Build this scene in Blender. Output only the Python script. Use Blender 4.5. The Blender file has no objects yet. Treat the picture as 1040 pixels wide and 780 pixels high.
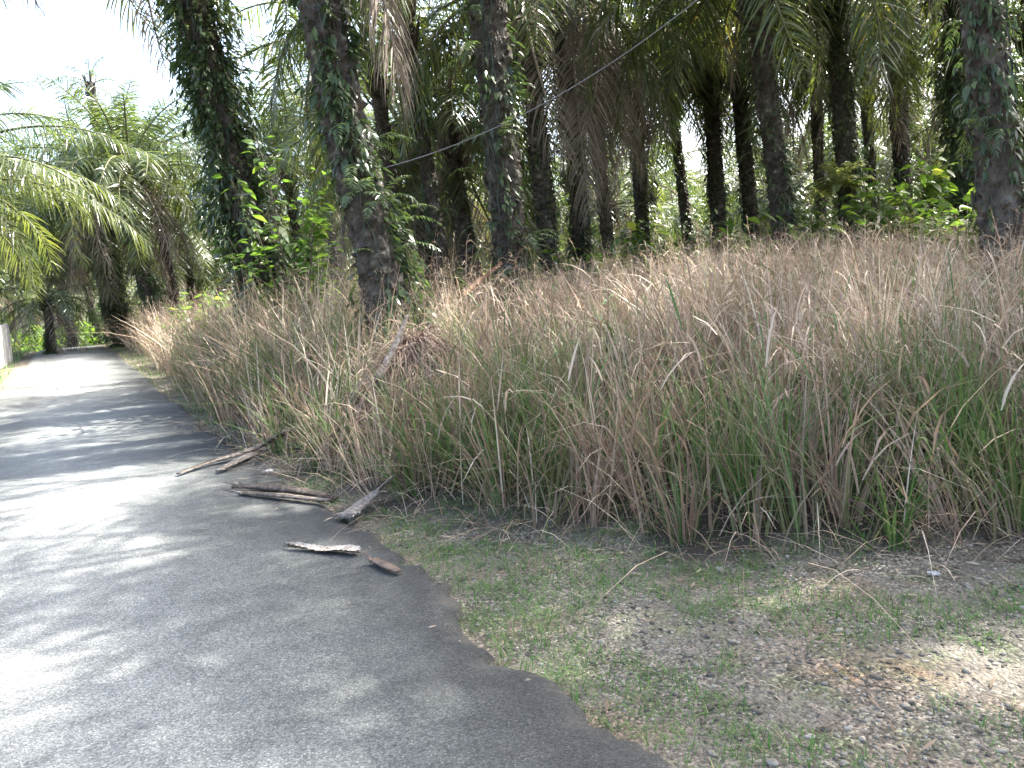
import bpy, math, random
import numpy as np
from mathutils import Vector, Matrix, Quaternion

R = math.radians
rng = np.random.default_rng(11)
random.seed(11)
sc = bpy.context.scene
C = sc.collection

# ------------------------------------------------------------------ camera
CAM = np.array([0.0, 0.0, 1.5])
FPX, PITCH, ROLL = 785.0, R(5.8), R(4.0)
Mc = Matrix.Rotation(R(90) - PITCH, 4, 'X') @ Matrix.Rotation(-ROLL, 4, 'Z')
cr = np.array(Mc.to_3x3().col[0]); cu = np.array(Mc.to_3x3().col[1]); cf = -np.array(Mc.to_3x3().col[2])


def ray(px, py, depth):
    """world point seen at a photo pixel at a given depth (used to measure where things stand)"""
    return CAM + depth * (cf + (px - 520) / FPX * cr + (390 - py) / FPX * cu)


def onroad(px, py, z=0.0):
    d = cf + (px - 520) / FPX * cr + (390 - py) / FPX * cu
    return CAM + d * ((z - CAM[2]) / d[2])


# ------------------------------------------------------------------ terrain
ANG = R(29.5)
DV = np.array([-math.sin(ANG), math.cos(ANG)])        # along the road
NV = np.array([math.cos(ANG), math.sin(ANG)])         # across, to the right


def sstep(a, b, x):
    t = np.clip((x - a) / (b - a), 0, 1)
    return t * t * (3 - 2 * t)


def hash2(ix, iy, seed):
    n = (ix.astype(np.int64) * 374761393 + iy.astype(np.int64) * 668265263 + seed * 974711) & 0x7fffffff
    n = ((n ^ (n >> 13)) * 1274126177) & 0x7fffffff
    return ((n ^ (n >> 16)) & 0xffff) / 65535.0


def noise2(x, y, s=1.0, seed=0):
    x = np.asarray(x, float) / s; y = np.asarray(y, float) / s
    ix = np.floor(x); iy = np.floor(y); fx = x - ix; fy = y - iy
    fx = fx * fx * (3 - 2 * fx); fy = fy * fy * (3 - 2 * fy)
    a = hash2(ix, iy, seed); b = hash2(ix + 1, iy, seed); c = hash2(ix, iy + 1, seed); d = hash2(ix + 1, iy + 1, seed)
    return (a * (1 - fx) + b * fx) * (1 - fy) + (c * (1 - fx) + d * fx) * fy


BASE = [(-42.0, 70.0), (-22.2, 43.0), (-9.0, 20.2), (-4.45, 11.2), (-2.3, 7.6), (-0.95, 5.8), (-0.12, 5.0), (0.9, 4.3), (1.75, 3.98), (2.8, 3.96), (6, 4.35), (14, 5.2), (60, 7)]


def bank_s(x, y):
    """signed distance to the foot of the grass bank, positive on the bank"""
    x = np.asarray(x, float); y = np.asarray(y, float)
    best = np.full(x.shape, 1e9); sg = np.ones(x.shape)
    for (ax, ay), (bx, by) in zip(BASE[:-1], BASE[1:]):
        dx, dy = bx - ax, by - ay
        t = np.clip(((x - ax) * dx + (y - ay) * dy) / (dx * dx + dy * dy), 0, 1)
        qx, qy = x - (ax + t * dx), y - (ay + t * dy)
        d = np.hypot(qx, qy)
        s = np.where(dx * qy - dy * qx > 0, 1.0, -1.0)
        m = d < best - 1e-9
        best = np.where(m, d, best); sg = np.where(m, s, sg)
    return best * sg


def terrain(x, y):
    x = np.asarray(x, float); y = np.asarray(y, float)
    u = x * DV[0] + y * DV[1]; v = x * NV[0] + y * NV[1]
    rise = 0.85 * sstep(10, 46, u) - 1.4 * sstep(46, 90, u) * (1 - sstep(2, 14, v))
    s = np.maximum(bank_s(x, y), 0)
    far = sstep(9, 22, u)
    bank = (1.4 - 0.55 * far * (1 - sstep(3, 10, s))) * (1 - np.exp(-s / 4.2)) * (1 - .25 * far)
    bank = bank + 0.02 * np.maximum(s - 8, 0)
    left = -0.25 * sstep(-1.9, -4.5, v) + 0.5 * sstep(-6, -20, v)
    rough = (noise2(x, y, 1.7, 3) - .5) * 0.16 * sstep(0.2, 2, s) + (noise2(x, y, .45, 5) - .5) * 0.03 * sstep(1.75, 2.1, v)
    return rise + bank + left + rough


def tz(x, y):
    return float(terrain(np.array([x]), np.array([y]))[0])


# ------------------------------------------------------------------ mesh helpers
class MB:
    def __init__(self):
        self.v, self.q, self.r, self.t, self.n = [], [], [], [], 0

    def add(self, V, Q, rnd=0.5, tt=0.5):
        V = np.asarray(V, float).reshape(-1, 3); Q = np.asarray(Q, np.int64).reshape(-1, 4)
        self.v.append(V); self.q.append(Q + self.n); self.n += len(V)
        self.r.append(np.broadcast_to(np.asarray(rnd, float), (len(V),)))
        self.t.append(np.broadcast_to(np.asarray(tt, float), (len(V),)))

    def strips(self, P, W, rnd):
        """P (N,K,3) centre lines, W (N,K,3) half width vectors, rnd (N,)"""
        N, K = P.shape[:2]
        V = np.stack([P - W, P + W], axis=2).reshape(-1, 3)
        b = (np.arange(N) * K * 2)[:, None] + (np.arange(K - 1) * 2)[None]
        Q = np.stack([b, b + 1, b + 3, b + 2], axis=-1).reshape(-1, 4)
        r = np.repeat(np.asarray(rnd, float), K * 2)
        t = np.tile(np.repeat(np.linspace(0, 1, K), 2), N)
        self.add(V, Q, r, t)

    def tube(self, P, rad, n=8, rnd=0.5, flat=1.0, side=None, cap=True):
        P = np.asarray(P, float); K = len(P); rad = np.broadcast_to(np.asarray(rad, float), (K,))
        T = np.gradient(P, axis=0); T /= np.linalg.norm(T, axis=1)[:, None] + 1e-9
        ref = np.array([0, 0, 1.0]) if side is None else np.asarray(side, float)
        if side is None and abs(T[:, 2]).mean() > .9: ref = np.array([1.0, 0, 0])
        S = np.cross(T, ref); S /= np.linalg.norm(S, axis=1)[:, None] + 1e-9
        U = np.cross(S, T)
        a = np.linspace(0, 2 * np.pi, n, endpoint=False)
        V = P[:, None] + rad[:, None, None] * (np.cos(a)[None, :, None] * S[:, None] + flat * np.sin(a)[None, :, None] * U[:, None])
        V = V.reshape(-1, 3)
        i = np.arange(K - 1)[:, None] * n; j = np.arange(n)[None]; j2 = (j + 1) % n
        Q = np.stack([i + j, i + j2, i + n + j2, i + n + j], -1).reshape(-1, 4)
        if cap:
            V = np.vstack([V, P[:1], P[-1:]]); c0, c1 = len(V) - 2, len(V) - 1
            jj = np.arange(0, n, 2)
            Q = np.vstack([Q, np.stack([np.full_like(jj, c0), (jj + 2) % n, jj + 1, jj], -1),
                           np.stack([np.full_like(jj, c1), (K - 1) * n + jj, (K - 1) * n + jj + 1, (K - 1) * n + (jj + 2) % n], -1)])
        self.add(V, Q, rnd, 0.5)

    def box(self, c, half, M=None, rnd=.5):
        c = np.asarray(c, float)
        s = np.array([(-1, -1, -1), (1, -1, -1), (1, 1, -1), (-1, 1, -1), (-1, -1, 1), (1, -1, 1), (1, 1, 1), (-1, 1, 1)], float) * half
        if M is not None: s = s @ np.asarray(M).T
        self.add(s + c, [(0, 3, 2, 1), (4, 5, 6, 7), (0, 1, 5, 4), (1, 2, 6, 5), (2, 3, 7, 6), (3, 0, 4, 7)], rnd)

    def mesh(self, name, mat, smooth=False):
        V = np.vstack(self.v); Q = np.vstack(self.q)
        me = bpy.data.meshes.new(name)
        me.vertices.add(len(V)); me.vertices.foreach_set('co', V.astype(np.float32).ravel())
        me.loops.add(len(Q) * 4); me.loops.foreach_set('vertex_index', Q.astype(np.int32).ravel())
        me.polygons.add(len(Q)); me.polygons.foreach_set('loop_start', (np.arange(len(Q)) * 4).astype(np.int32))
        for key, arr in (('rnd', self.r), ('along', self.t)):
            at = me.attributes.new(key, 'FLOAT', 'POINT'); at.data.foreach_set('value', np.concatenate(arr).astype(np.float32))
        me.polygons.foreach_set('use_smooth', np.full(len(Q), smooth))
        me.materials.append(mat)
        me.update(calc_edges=True)
        return me

    def build(self, name, mat, parent=None, smooth=False):
        return link(name, self.mesh(name, mat, smooth), parent)


def link(name, me, parent=None):
    o = bpy.data.objects.new(name, me); C.objects.link(o)
    if parent is not None: o.parent = parent
    return o


def tag(o, label=None, cat=None, group=None, kind=None):
    for k, val in (('label', label), ('category', cat), ('group', group), ('kind', kind)):
        if val: o[k] = val
    return o


def thing(name, loc, label, cat, group=None):
    o = bpy.data.objects.new(name, None); C.objects.link(o)
    o.location = loc; o.empty_display_size = .3
    return tag(o, label, cat, group)


def unit(v):
    return v / (np.linalg.norm(v, axis=-1, keepdims=True) + 1e-9)


# ------------------------------------------------------------------ materials
def newmat(name):
    m = bpy.data.materials.new(name); m.use_nodes = True
    nt = m.node_tree; nt.nodes.clear()
    return m, nt, nt.nodes, nt.links


def ramp(N, stops, interp='LINEAR'):
    r = N.new('ShaderNodeValToRGB'); e = r.color_ramp.elements; r.color_ramp.interpolation = interp
    while len(e) < len(stops): e.new(0.5)
    for el, (p, c) in zip(e, stops): el.position = p; el.color = (*c, 1)
    return r


def leaf_mat(name, stops, trans=.35, rough=.45, spec=.4, tip=None, tcol=None):
    """leaf: colour by the leaf's own random number, optional different colour to its tip"""
    m, nt, N, L = newmat(name)
    a = N.new('ShaderNodeAttribute'); a.attribute_name = 'rnd'
    oi = N.new('ShaderNodeObjectInfo')
    ad = N.new('ShaderNodeMath'); ad.operation = 'MULTIPLY_ADD'; ad.inputs[1].default_value = .16; L.new(oi.outputs['Random'], ad.inputs[0])
    L.new(a.outputs['Fac'], ad.inputs[2])
    sb = N.new('ShaderNodeMath'); sb.operation = 'SUBTRACT'; sb.inputs[1].default_value = .08; L.new(ad.outputs[0], sb.inputs[0])
    rp = ramp(N, stops); L.new(sb.outputs[0], rp.inputs[0])
    col = rp.outputs[0]
    if tip:
        b = N.new('ShaderNodeAttribute'); b.attribute_name = 'along'
        mr = N.new('ShaderNodeMapRange'); mr.inputs[1].default_value = tip[0]; mr.inputs[2].default_value = tip[1]
        L.new(b.outputs['Fac'], mr.inputs[0])
        mx = N.new('ShaderNodeMix'); mx.data_type = 'RGBA'; L.new(mr.outputs[0], mx.inputs[0]); L.new(col, mx.inputs[6]); mx.inputs[7].default_value = (*tip[2], 1)
        col = mx.outputs[2]
    p = N.new('ShaderNodeBsdfPrincipled'); p.inputs['Roughness'].default_value = rough; p.inputs['Specular IOR Level'].default_value = spec
    L.new(col, p.inputs['Base Color'])
    tr = N.new('ShaderNodeBsdfTranslucent')
    if tcol:
        mt = N.new('ShaderNodeMix'); mt.data_type = 'RGBA'; mt.blend_type = 'MULTIPLY'; mt.inputs[0].default_value = 1; L.new(col, mt.inputs[6]); mt.inputs[7].default_value = (*tcol, 1)
        L.new(mt.outputs[2], tr.inputs[0])
    else: L.new(col, tr.inputs[0])
    ms = N.new('ShaderNodeMixShader'); ms.inputs[0].default_value = trans
    L.new(p.outputs[0], ms.inputs[1]); L.new(tr.outputs[0], ms.inputs[2])
    o = N.new('ShaderNodeOutputMaterial'); L.new(ms.outputs[0], o.inputs[0])
    return m


def noise_mat(name, stops, scale=6, detail=8, rough=.9, bump=.4, bscale=30, stretch=(1, 1, 1), extra=None, use_rnd=0.0):
    m, nt, N, L = newmat(name)
    tc = N.new('ShaderNodeTexCoord'); mp = N.new('ShaderNodeMapping'); mp.inputs['Scale'].default_value = stretch
    L.new(tc.outputs['Object'], mp.inputs[0])
    n = N.new('ShaderNodeTexNoise'); n.inputs['Scale'].default_value = scale; n.inputs['Detail'].default_value = detail; n.inputs['Roughness'].default_value = .65
    L.new(mp.outputs[0], n.inputs['Vector'])
    fac = n.outputs['Fac']
    if use_rnd:
        a = N.new('ShaderNodeAttribute'); a.attribute_name = 'rnd'
        ma = N.new('ShaderNodeMath'); ma.operation = 'MULTIPLY_ADD'; ma.inputs[1].default_value = use_rnd; L.new(a.outputs['Fac'], ma.inputs[0])
        ms = N.new('ShaderNodeMath'); ms.operation = 'SUBTRACT'; ms.inputs[1].default_value = use_rnd / 2
        L.new(fac, ma.inputs[2]); L.new(ma.outputs[0], ms.inputs[0]); fac = ms.outputs[0]
    rp = ramp(N, stops); L.new(fac, rp.inputs[0])
    n2 = N.new('ShaderNodeTexNoise'); n2.inputs['Scale'].default_value = bscale; n2.inputs['Detail'].default_value = 6; L.new(mp.outputs[0], n2.inputs['Vector'])
    b = N.new('ShaderNodeBump'); b.inputs['Strength'].default_value = bump; b.inputs['Distance'].default_value = .03; L.new(n2.outputs['Fac'], b.inputs['Height'])
    p = N.new('ShaderNodeBsdfPrincipled'); p.inputs['Roughness'].default_value = rough; p.inputs['Specular IOR Level'].default_value = .25
    L.new(rp.outputs[0], p.inputs['Base Color']); L.new(b.outputs[0], p.inputs['Normal'])
    o = N.new('ShaderNodeOutputMaterial'); L.new(p.outputs[0], o.inputs[0])
    return m


M = {}
M['frond'] = leaf_mat('palm_leaflet', [(0, (.036, .058, .024)), (.45, (.06, .09, .035)), (.8, (.1, .125, .045)), (.95, (.19, .17, .06)), (1, (.23, .18, .085))], trans=.4, rough=.28, spec=.7, tcol=(2.0, 1.85, .8))
M['dead'] = leaf_mat('dead_leaflet', [(0, (.14, .11, .085)), (.5, (.21, .175, .14)), (1, (.3, .25, .2))], trans=.2, rough=.7, spec=.2)
M['creeper'] = leaf_mat('creeper_leaf', [(0, (.032, .05, .026)), (.5, (.055, .082, .04)), (.85, (.088, .125, .052)), (1, (.16, .2, .07))], trans=.25, rough=.36, spec=.5, tcol=(1.8, 2, 1))
M['shrub'] = leaf_mat('shrub_leaf', [(0, (.045, .085, .025)), (.5, (.075, .13, .03)), (.85, (.12, .18, .04)), (1, (.2, .22, .06))], trans=.45, rough=.42, spec=.4, tcol=(2.0, 2.1, .9))
M['sapling'] = leaf_mat('sapling_leaf', [(0, (.05, .1, .03)), (.5, (.085, .145, .04)), (1, (.15, .2, .06))], trans=.45, rough=.4, spec=.4, tcol=(1.9, 2.0, .8))
M['far'] = leaf_mat('forest_leaf', [(0, (.045, .075, .033)), (.5, (.08, .12, .05)), (.9, (.12, .15, .06)), (1, (.17, .17, .08))], trans=.4, rough=.5, spec=.4, tcol=(2, 2, 1))
M['grass'] = leaf_mat('tall_grass_blade',
                      [(0, (.055, .115, .03)), (.22, (.095, .165, .045)), (.34, (.165, .19, .08)), (.45, (.2, .162, .105)), (.58, (.25, .17, .122)), (.74, (.36, .268, .198)), (.9, (.49, .4, .3)), (1, (.6, .53, .42))],
                      trans=.25, rough=.55, spec=.25)
M['verge'] = leaf_mat('short_grass_blade', [(0, (.06, .13, .035)), (.6, (.1, .2, .05)), (.88, (.15, .225, .065)), (1, (.3, .26, .15))], trans=.3, rough=.55, spec=.25)
M['litter'] = leaf_mat('dry_litter', [(0, (.06, .045, .03)), (.5, (.16, .12, .085)), (1, (.34, .28, .21))], trans=.05, rough=.8, spec=.15)
M['bark'] = noise_mat('palm_bark', [(.25, (.024, .02, .017)), (.48, (.058, .05, .042)), (.57, (.09, .078, .063)), (.64, (.17, .16, .135)), (.72, (.3, .29, .26))], scale=5, bump=.9, bscale=24)
M['bark_grey'] = noise_mat('grey_palm_bark', [(.25, (.025, .021, .017)), (.48, (.075, .064, .053)), (.62, (.14, .125, .105)), (.75, (.26, .25, .22))], scale=5, bump=.9, bscale=24)
M['rib'] = noise_mat('frond_rib', [(.3, (.09, .1, .045)), (.7, (.17, .165, .1))], scale=8, bump=.2)
M['twig'] = noise_mat('shrub_stem', [(.3, (.06, .05, .03)), (.7, (.14, .12, .08))], scale=9, bump=.4)
M['deadwood'] = noise_mat('weathered_frond_base', [(.3, (.07, .055, .045)), (.48, (.19, .16, .135)), (.62, (.34, .3, .26)), (.75, (.5, .46, .41))], scale=5, bump=.6, bscale=50, stretch=(5, 5, 5), use_rnd=.35)
M['pale'] = noise_mat('pale_sheath', [(.34, (.1, .08, .065)), (.46, (.3, .26, .215)), (.7, (.44, .4, .345))], scale=12, bump=.5, bscale=40, use_rnd=.3)
M['redwood'] = noise_mat('reddish_dead_stalk', [(.3, (.08, .045, .032)), (.7, (.19, .11, .075))], scale=7, bump=.5)
M['brownwood'] = noise_mat('brown_stalk', [(.3, (.07, .05, .04)), (.7, (.2, .15, .115))], scale=9, bump=.5)
M['stone'] = noise_mat('pebble_stone', [(.2, (.08, .07, .055)), (.45, (.155, .138, .11)), (.75, (.24, .218, .18)), (.98, (.33, .31, .265))], scale=3, bump=.3, bscale=60, use_rnd=.75)
M['wire'] = noise_mat('cable_sheath', [(.3, (.1, .1, .1)), (.7, (.17, .17, .17))], scale=3, bump=0, rough=.5)
M['board'] = noise_mat('grey_fence_board', [(.3, (.28, .28, .28)), (.7, (.46, .46, .46))], scale=6, bump=.3, stretch=(3, 3, .5), use_rnd=.4)
M['scrap'] = noise_mat('white_scrap_plastic', [(.3, (.34, .33, .31)), (.7, (.46, .45, .43))], scale=6, bump=.2, rough=.5)


def asphalt():
    m, nt, N, L = newmat('asphalt')
    tc = N.new('ShaderNodeTexCoord'); P = tc.outputs['Object']
    a = N.new('ShaderNodeAttribute'); a.attribute_name = 'rnd'       # across the road: 0 left edge, 1 right edge
    big = N.new('ShaderNodeTexNoise'); big.inputs['Scale'].default_value = .7; big.inputs['Detail'].default_value = 7; L.new(P, big.inputs['Vector'])
    # wear: pale in the middle, dark bitumen band along the right edge
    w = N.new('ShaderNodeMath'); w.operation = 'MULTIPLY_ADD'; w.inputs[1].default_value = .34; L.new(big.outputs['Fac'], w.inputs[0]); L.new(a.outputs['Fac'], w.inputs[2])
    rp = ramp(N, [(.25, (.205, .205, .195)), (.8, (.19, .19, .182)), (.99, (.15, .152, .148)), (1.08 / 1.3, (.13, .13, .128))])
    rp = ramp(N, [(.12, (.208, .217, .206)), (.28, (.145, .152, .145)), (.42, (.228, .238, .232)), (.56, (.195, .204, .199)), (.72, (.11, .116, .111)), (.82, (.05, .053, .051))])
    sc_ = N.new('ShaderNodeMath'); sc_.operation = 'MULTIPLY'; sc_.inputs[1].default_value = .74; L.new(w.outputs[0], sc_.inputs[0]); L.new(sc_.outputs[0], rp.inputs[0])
    vo = N.new('ShaderNodeTexVoronoi'); vo.inputs['Scale'].default_value = 150; L.new(P, vo.inputs['Vector'])
    vs = N.new('ShaderNodeSeparateColor'); L.new(vo.outputs['Color'], vs.inputs[0])
    st = ramp(N, [(0, (.5, .5, .5)), (.45, (.85, .85, .85)), (.75, (1.12, 1.11, 1.08)), (.93, (1.35, 1.34, 1.3)), (1, (1.9, 1.88, 1.8))]); L.new(vs.outputs[0], st.inputs[0])
    gap = ramp(N, [(0, (1, 1, 1)), (.5, (.95, .95, .95)), (.8, (.5, .5, .5))]); L.new(vo.outputs['Distance'], gap.inputs[0])
    m1 = N.new('ShaderNodeMix'); m1.data_type = 'RGBA'; m1.blend_type = 'MULTIPLY'; m1.inputs[0].default_value = 1; L.new(rp.outputs[0], m1.inputs[6]); L.new(st.outputs[0], m1.inputs[7])
    m2 = N.new('ShaderNodeMix'); m2.data_type = 'RGBA'; m2.blend_type = 'MULTIPLY'; m2.inputs[0].default_value = .8; L.new(m1.outputs[2], m2.inputs[6]); L.new(gap.outputs[0], m2.inputs[7])
    md = N.new('ShaderNodeTexNoise'); md.inputs['Scale'].default_value = 5; md.inputs['Detail'].default_value = 9; md.inputs['Roughness'].default_value = .7; L.new(P, md.inputs['Vector'])
    mdr = ramp(N, [(.3, (.7, .7, .69)), (.5, (1, 1, .99)), (.7, (1.25, 1.24, 1.2))]); L.new(md.outputs['Fac'], mdr.inputs[0])
    m3 = N.new('ShaderNodeMix'); m3.data_type = 'RGBA'; m3.blend_type = 'MULTIPLY'; m3.inputs[0].default_value = 1; L.new(m2.outputs[2], m3.inputs[6]); L.new(mdr.outputs[0], m3.inputs[7])
    e1 = N.new('ShaderNodeMapRange'); e1.inputs[1].default_value = .8; e1.inputs[2].default_value = 1.03; L.new(a.outputs['Fac'], e1.inputs[0])
    dn_ = N.new('ShaderNodeTexNoise'); dn_.inputs['Scale'].default_value = 3.3; dn_.inputs['Detail'].default_value = 9; dn_.inputs['Roughness'].default_value = .75; L.new(P, dn_.inputs['Vector'])
    dm = N.new('ShaderNodeMath'); dm.operation = 'MULTIPLY_ADD'; dm.inputs[1].default_value = .42; L.new(e1.outputs[0], dm.inputs[0]); L.new(dn_.outputs['Fac'], dm.inputs[2])
    dr = ramp(N, [(.84, (0, 0, 0)), (1, (.55, .55, .55))]); L.new(dm.outputs[0], dr.inputs[0])
    m5 = N.new('ShaderNodeMix'); m5.data_type = 'RGBA'; L.new(dr.outputs[0], m5.inputs[0]); L.new(m3.outputs[2], m5.inputs[6]); m5.inputs[7].default_value = (.13, .112, .088, 1)
    m3 = m5
    b = N.new('ShaderNodeBump'); b.inputs['Strength'].default_value = .6; b.inputs['Distance'].default_value = .006; b.invert = True; L.new(vo.outputs['Distance'], b.inputs['Height'])
    p = N.new('ShaderNodeBsdfPrincipled'); p.inputs['Roughness'].default_value = .78; p.inputs['Specular IOR Level'].default_value = .4
    L.new(m3.outputs[2], p.inputs['Base Color']); L.new(b.outputs[0], p.inputs['Normal'])
    o = N.new('ShaderNodeOutputMaterial'); L.new(p.outputs[0], o.inputs[0])
    return m


def soil():
    m, nt, N, L = newmat('stony_soil')
    tc = N.new('ShaderNodeTexCoord'); P = tc.outputs['Object']
    n1 = N.new('ShaderNodeTexNoise'); n1.inputs['Scale'].default_value = 1.1; n1.inputs['Detail'].default_value = 8; n1.inputs['Roughness'].default_value = .6; L.new(P, n1.inputs['Vector'])
    base = ramp(N, [(.3, (.1, .092, .074)), (.5, (.145, .13, .106)), (.62, (.17, .135, .1)), (.72, (.24, .145, .085))]); L.new(n1.outputs['Fac'], base.inputs[0])
    n2 = N.new('ShaderNodeTexNoise'); n2.inputs['Scale'].default_value = 2.6; n2.inputs['Detail'].default_value = 7; n2.inputs['Roughness'].default_value = .7; L.new(P, n2.inputs['Vector'])
    gm = ramp(N, [(.5, (0, 0, 0)), (.66, (.8, .8, .8))]); L.new(n2.outputs['Fac'], gm.inputs[0])
    m1 = N.new('ShaderNodeMix'); m1.data_type = 'RGBA'; L.new(gm.outputs[0], m1.inputs[0]); L.new(base.outputs[0], m1.inputs[6]); m1.inputs[7].default_value = (.085, .105, .05, 1)
    vo = N.new('ShaderNodeTexVoronoi'); vo.inputs['Scale'].default_value = 75; L.new(P, vo.inputs['Vector'])
    vs = N.new('ShaderNodeSeparateColor'); L.new(vo.outputs['Color'], vs.inputs[0])
    st = ramp(N, [(0, (.5, .5, .5)), (.5, (.95, .95, .93)), (.8, (1.5, 1.48, 1.42)), (1, (2.4, 2.4, 2.35))]); L.new(vs.outputs[1], st.inputs[0])
    n3 = N.new('ShaderNodeTexNoise'); n3.inputs['Scale'].default_value = 1.9; n3.inputs['Detail'].default_value = 5; L.new(P, n3.inputs['Vector'])
    gr = ramp(N, [(.4, (.25, .25, .25)), (.6, (1, 1, 1))]); L.new(n3.outputs['Fac'], gr.inputs[0])
    m2 = N.new('ShaderNodeMix'); m2.data_type = 'RGBA'; m2.blend_type = 'MULTIPLY'; L.new(gr.outputs[0], m2.inputs[0]); L.new(m1.outputs[2], m2.inputs[6]); L.new(st.outputs[0], m2.inputs[7])
    n4 = N.new('ShaderNodeTexNoise'); n4.inputs['Scale'].default_value = 60; n4.inputs['Detail'].default_value = 6; L.new(P, n4.inputs['Vector'])
    mr = ramp(N, [(.3, (.6, .6, .6)), (.7, (1.4, 1.4, 1.4))]); L.new(n4.outputs['Fac'], mr.inputs[0])
    m3 = N.new('ShaderNodeMix'); m3.data_type = 'RGBA'; m3.blend_type = 'MULTIPLY'; m3.inputs[0].default_value = 1; L.new(m2.outputs[2], m3.inputs[6]); L.new(mr.outputs[0], m3.inputs[7])
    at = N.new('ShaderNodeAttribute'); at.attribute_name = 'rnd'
    m4 = N.new('ShaderNodeMix'); m4.data_type = 'RGBA'; L.new(at.outputs['Fac'], m4.inputs[0]); L.new(m3.outputs[2], m4.inputs[6]); m4.inputs[7].default_value = (.04, .034, .026, 1)  # bank soil coloured dark: litter, plus painted shade deepening the foot of the grass
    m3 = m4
    ad = N.new('ShaderNodeMath'); ad.operation = 'SUBTRACT'; L.new(n4.outputs['Fac'], ad.inputs[0]); L.new(vo.outputs['Distance'], ad.inputs[1])
    b = N.new('ShaderNodeBump'); b.inputs['Strength'].default_value = .8; b.inputs['Distance'].default_value = .012; L.new(ad.outputs[0], b.inputs['Height'])
    p = N.new('ShaderNodeBsdfPrincipled'); p.inputs['Roughness'].default_value = .95; p.inputs['Specular IOR Level'].default_value = .2
    L.new(m3.outputs[2], p.inputs['Base Color']); L.new(b.outputs[0], p.inputs['Normal'])
    o = N.new('ShaderNodeOutputMaterial'); L.new(p.outputs[0], o.inputs[0])
    return m


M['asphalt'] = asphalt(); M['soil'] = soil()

# ------------------------------------------------------------------ ground and road


def axis(lo, hi, fine_lo, fine_hi, step):
    a = list(np.arange(fine_lo, fine_hi, step))
    x, s = fine_hi, step
    while x < hi: a.append(x); s *= 1.14; x += s
    a.append(hi)
    x, s = fine_lo, step; b = []
    while x > lo: s *= 1.14; x -= s; b.append(max(x, lo))
    return np.array(sorted(set(b + a)))


xs = axis(-600, 600, -8, 8, .16); ys = axis(-60, 900, -2, 14, .16)
X, Y = np.meshgrid(xs, ys)
Z = terrain(X, Y)
g = MB(); nx, ny = len(xs), len(ys)
i = (np.arange(ny - 1)[:, None] * nx + np.arange(nx - 1)[None])
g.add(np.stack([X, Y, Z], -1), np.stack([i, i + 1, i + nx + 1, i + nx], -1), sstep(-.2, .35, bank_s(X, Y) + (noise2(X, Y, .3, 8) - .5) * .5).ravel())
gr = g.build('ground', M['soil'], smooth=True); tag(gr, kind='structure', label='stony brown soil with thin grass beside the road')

us = np.concatenate([np.arange(-30, -1, 1.0), np.arange(-1, 12, .03), np.arange(12, 90, .5)])
ts = np.concatenate([np.linspace(0, .85, 18), np.linspace(.87, 1, 8)])
rag = (noise2(us, us * 0, .35, 21) - .5) * .15 + (noise2(us, us * 0, .12, 24) - .5) * .1 + (noise2(us, us * 0, .05, 25) - .5) * .05 + (noise2(us, us * 0, 1.3, 22) - .5) * .22
eR = 1.64 + rag + .12 * sstep(2.2, 4.2, us) * (1 - sstep(5, 8, us)) - .07 * sstep(4.5, 3.2, us) + .12 * sstep(1.2, -.5, us)
eL = -1.75 + .4 * sstep(22, 34, us) + (noise2(us, us * 0, .9, 23) - .5) * .2
VV = eL[:, None] + (eR - eL)[:, None] * ts[None]
XX = us[:, None] * DV[0] + VV * NV[0]; YY = us[:, None] * DV[1] + VV * NV[1]
ZZ = 0.85 * sstep(10, 46, us)[:, None] - 1.4 * sstep(46, 90, us)[:, None] + .05 + .02 * (1 - (VV / 1.7) ** 2)
# crumbling edge: drops into the soil
dn = np.zeros_like(VV); dn[:, -1] = .09; dn[:, -2] = .014; dn[:, 0] = .09
ZZ = ZZ - dn
r = MB(); nu, nt_ = VV.shape
i = (np.arange(nu - 1)[:, None] * nt_ + np.arange(nt_ - 1)[None])
r.add(np.stack([XX, YY, ZZ], -1), np.stack([i, i + 1, i + nt_ + 1, i + nt_], -1), np.tile(ts, nu))
rd = r.build('road', M['asphalt'], smooth=True); tag(rd, kind='structure', label='narrow worn grey asphalt road curving over a rise')


def road_edge(u):
    return np.interp(u, us, eR)


# ------------------------------------------------------------------ grass


def blades(mb, x, y, h, w, lean, curve, rnd, K=5, az=None, z=None, droop=.35, prof=None):
    n = len(x)
    if z is None: z = terrain(x, y) - .02
    if az is None: az = rng.uniform(0, 2 * np.pi, n)
    d = np.stack([np.cos(az), np.sin(az), np.zeros(n)], -1)
    t = np.linspace(0, 1, K)[None, :, None]
    lean = np.asarray(lean)[:, None, None]; curve = np.asarray(curve)[:, None, None]; H = h[:, None, None]
    P = np.stack([x, y, z], -1)[:, None] + d[:, None] * H * (lean * t + curve * t ** 2.2)
    zz = H * (t * np.cos(np.clip(lean, 0, 1.4)) - droop * curve * t ** 2.6)
    P = P + zz * np.array([0, 0, 1.0])
    fa = az + np.pi / 2 + rng.normal(0, .5, n)
    wd = np.stack([np.cos(fa), np.sin(fa), rng.normal(0, .15, n)], -1)
    pf = (1 - t ** 1.8) * .94 + .06 if prof is None else np.array(prof)[None, :, None]
    mb.strips(P, wd[:, None] * w[:, None, None] * pf, rnd)
    return P


def scatter(n, x0, x1, y0, y1, keep):
    x = rng.uniform(x0, x1, n); y = rng.uniform(y0, y1, n)
    k = keep(x, y)
    return x[k], y[k]


def incone(x, y, m=1.2):
    return (y > 1) & (np.abs(x) < .70 * y + m)


g1 = MB()


def patch(x, y):
    """0 dry, 1 green"""
    return noise2(x, y, 1.6, 31) * .6 + noise2(x, y, .5, 32) * .4


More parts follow.
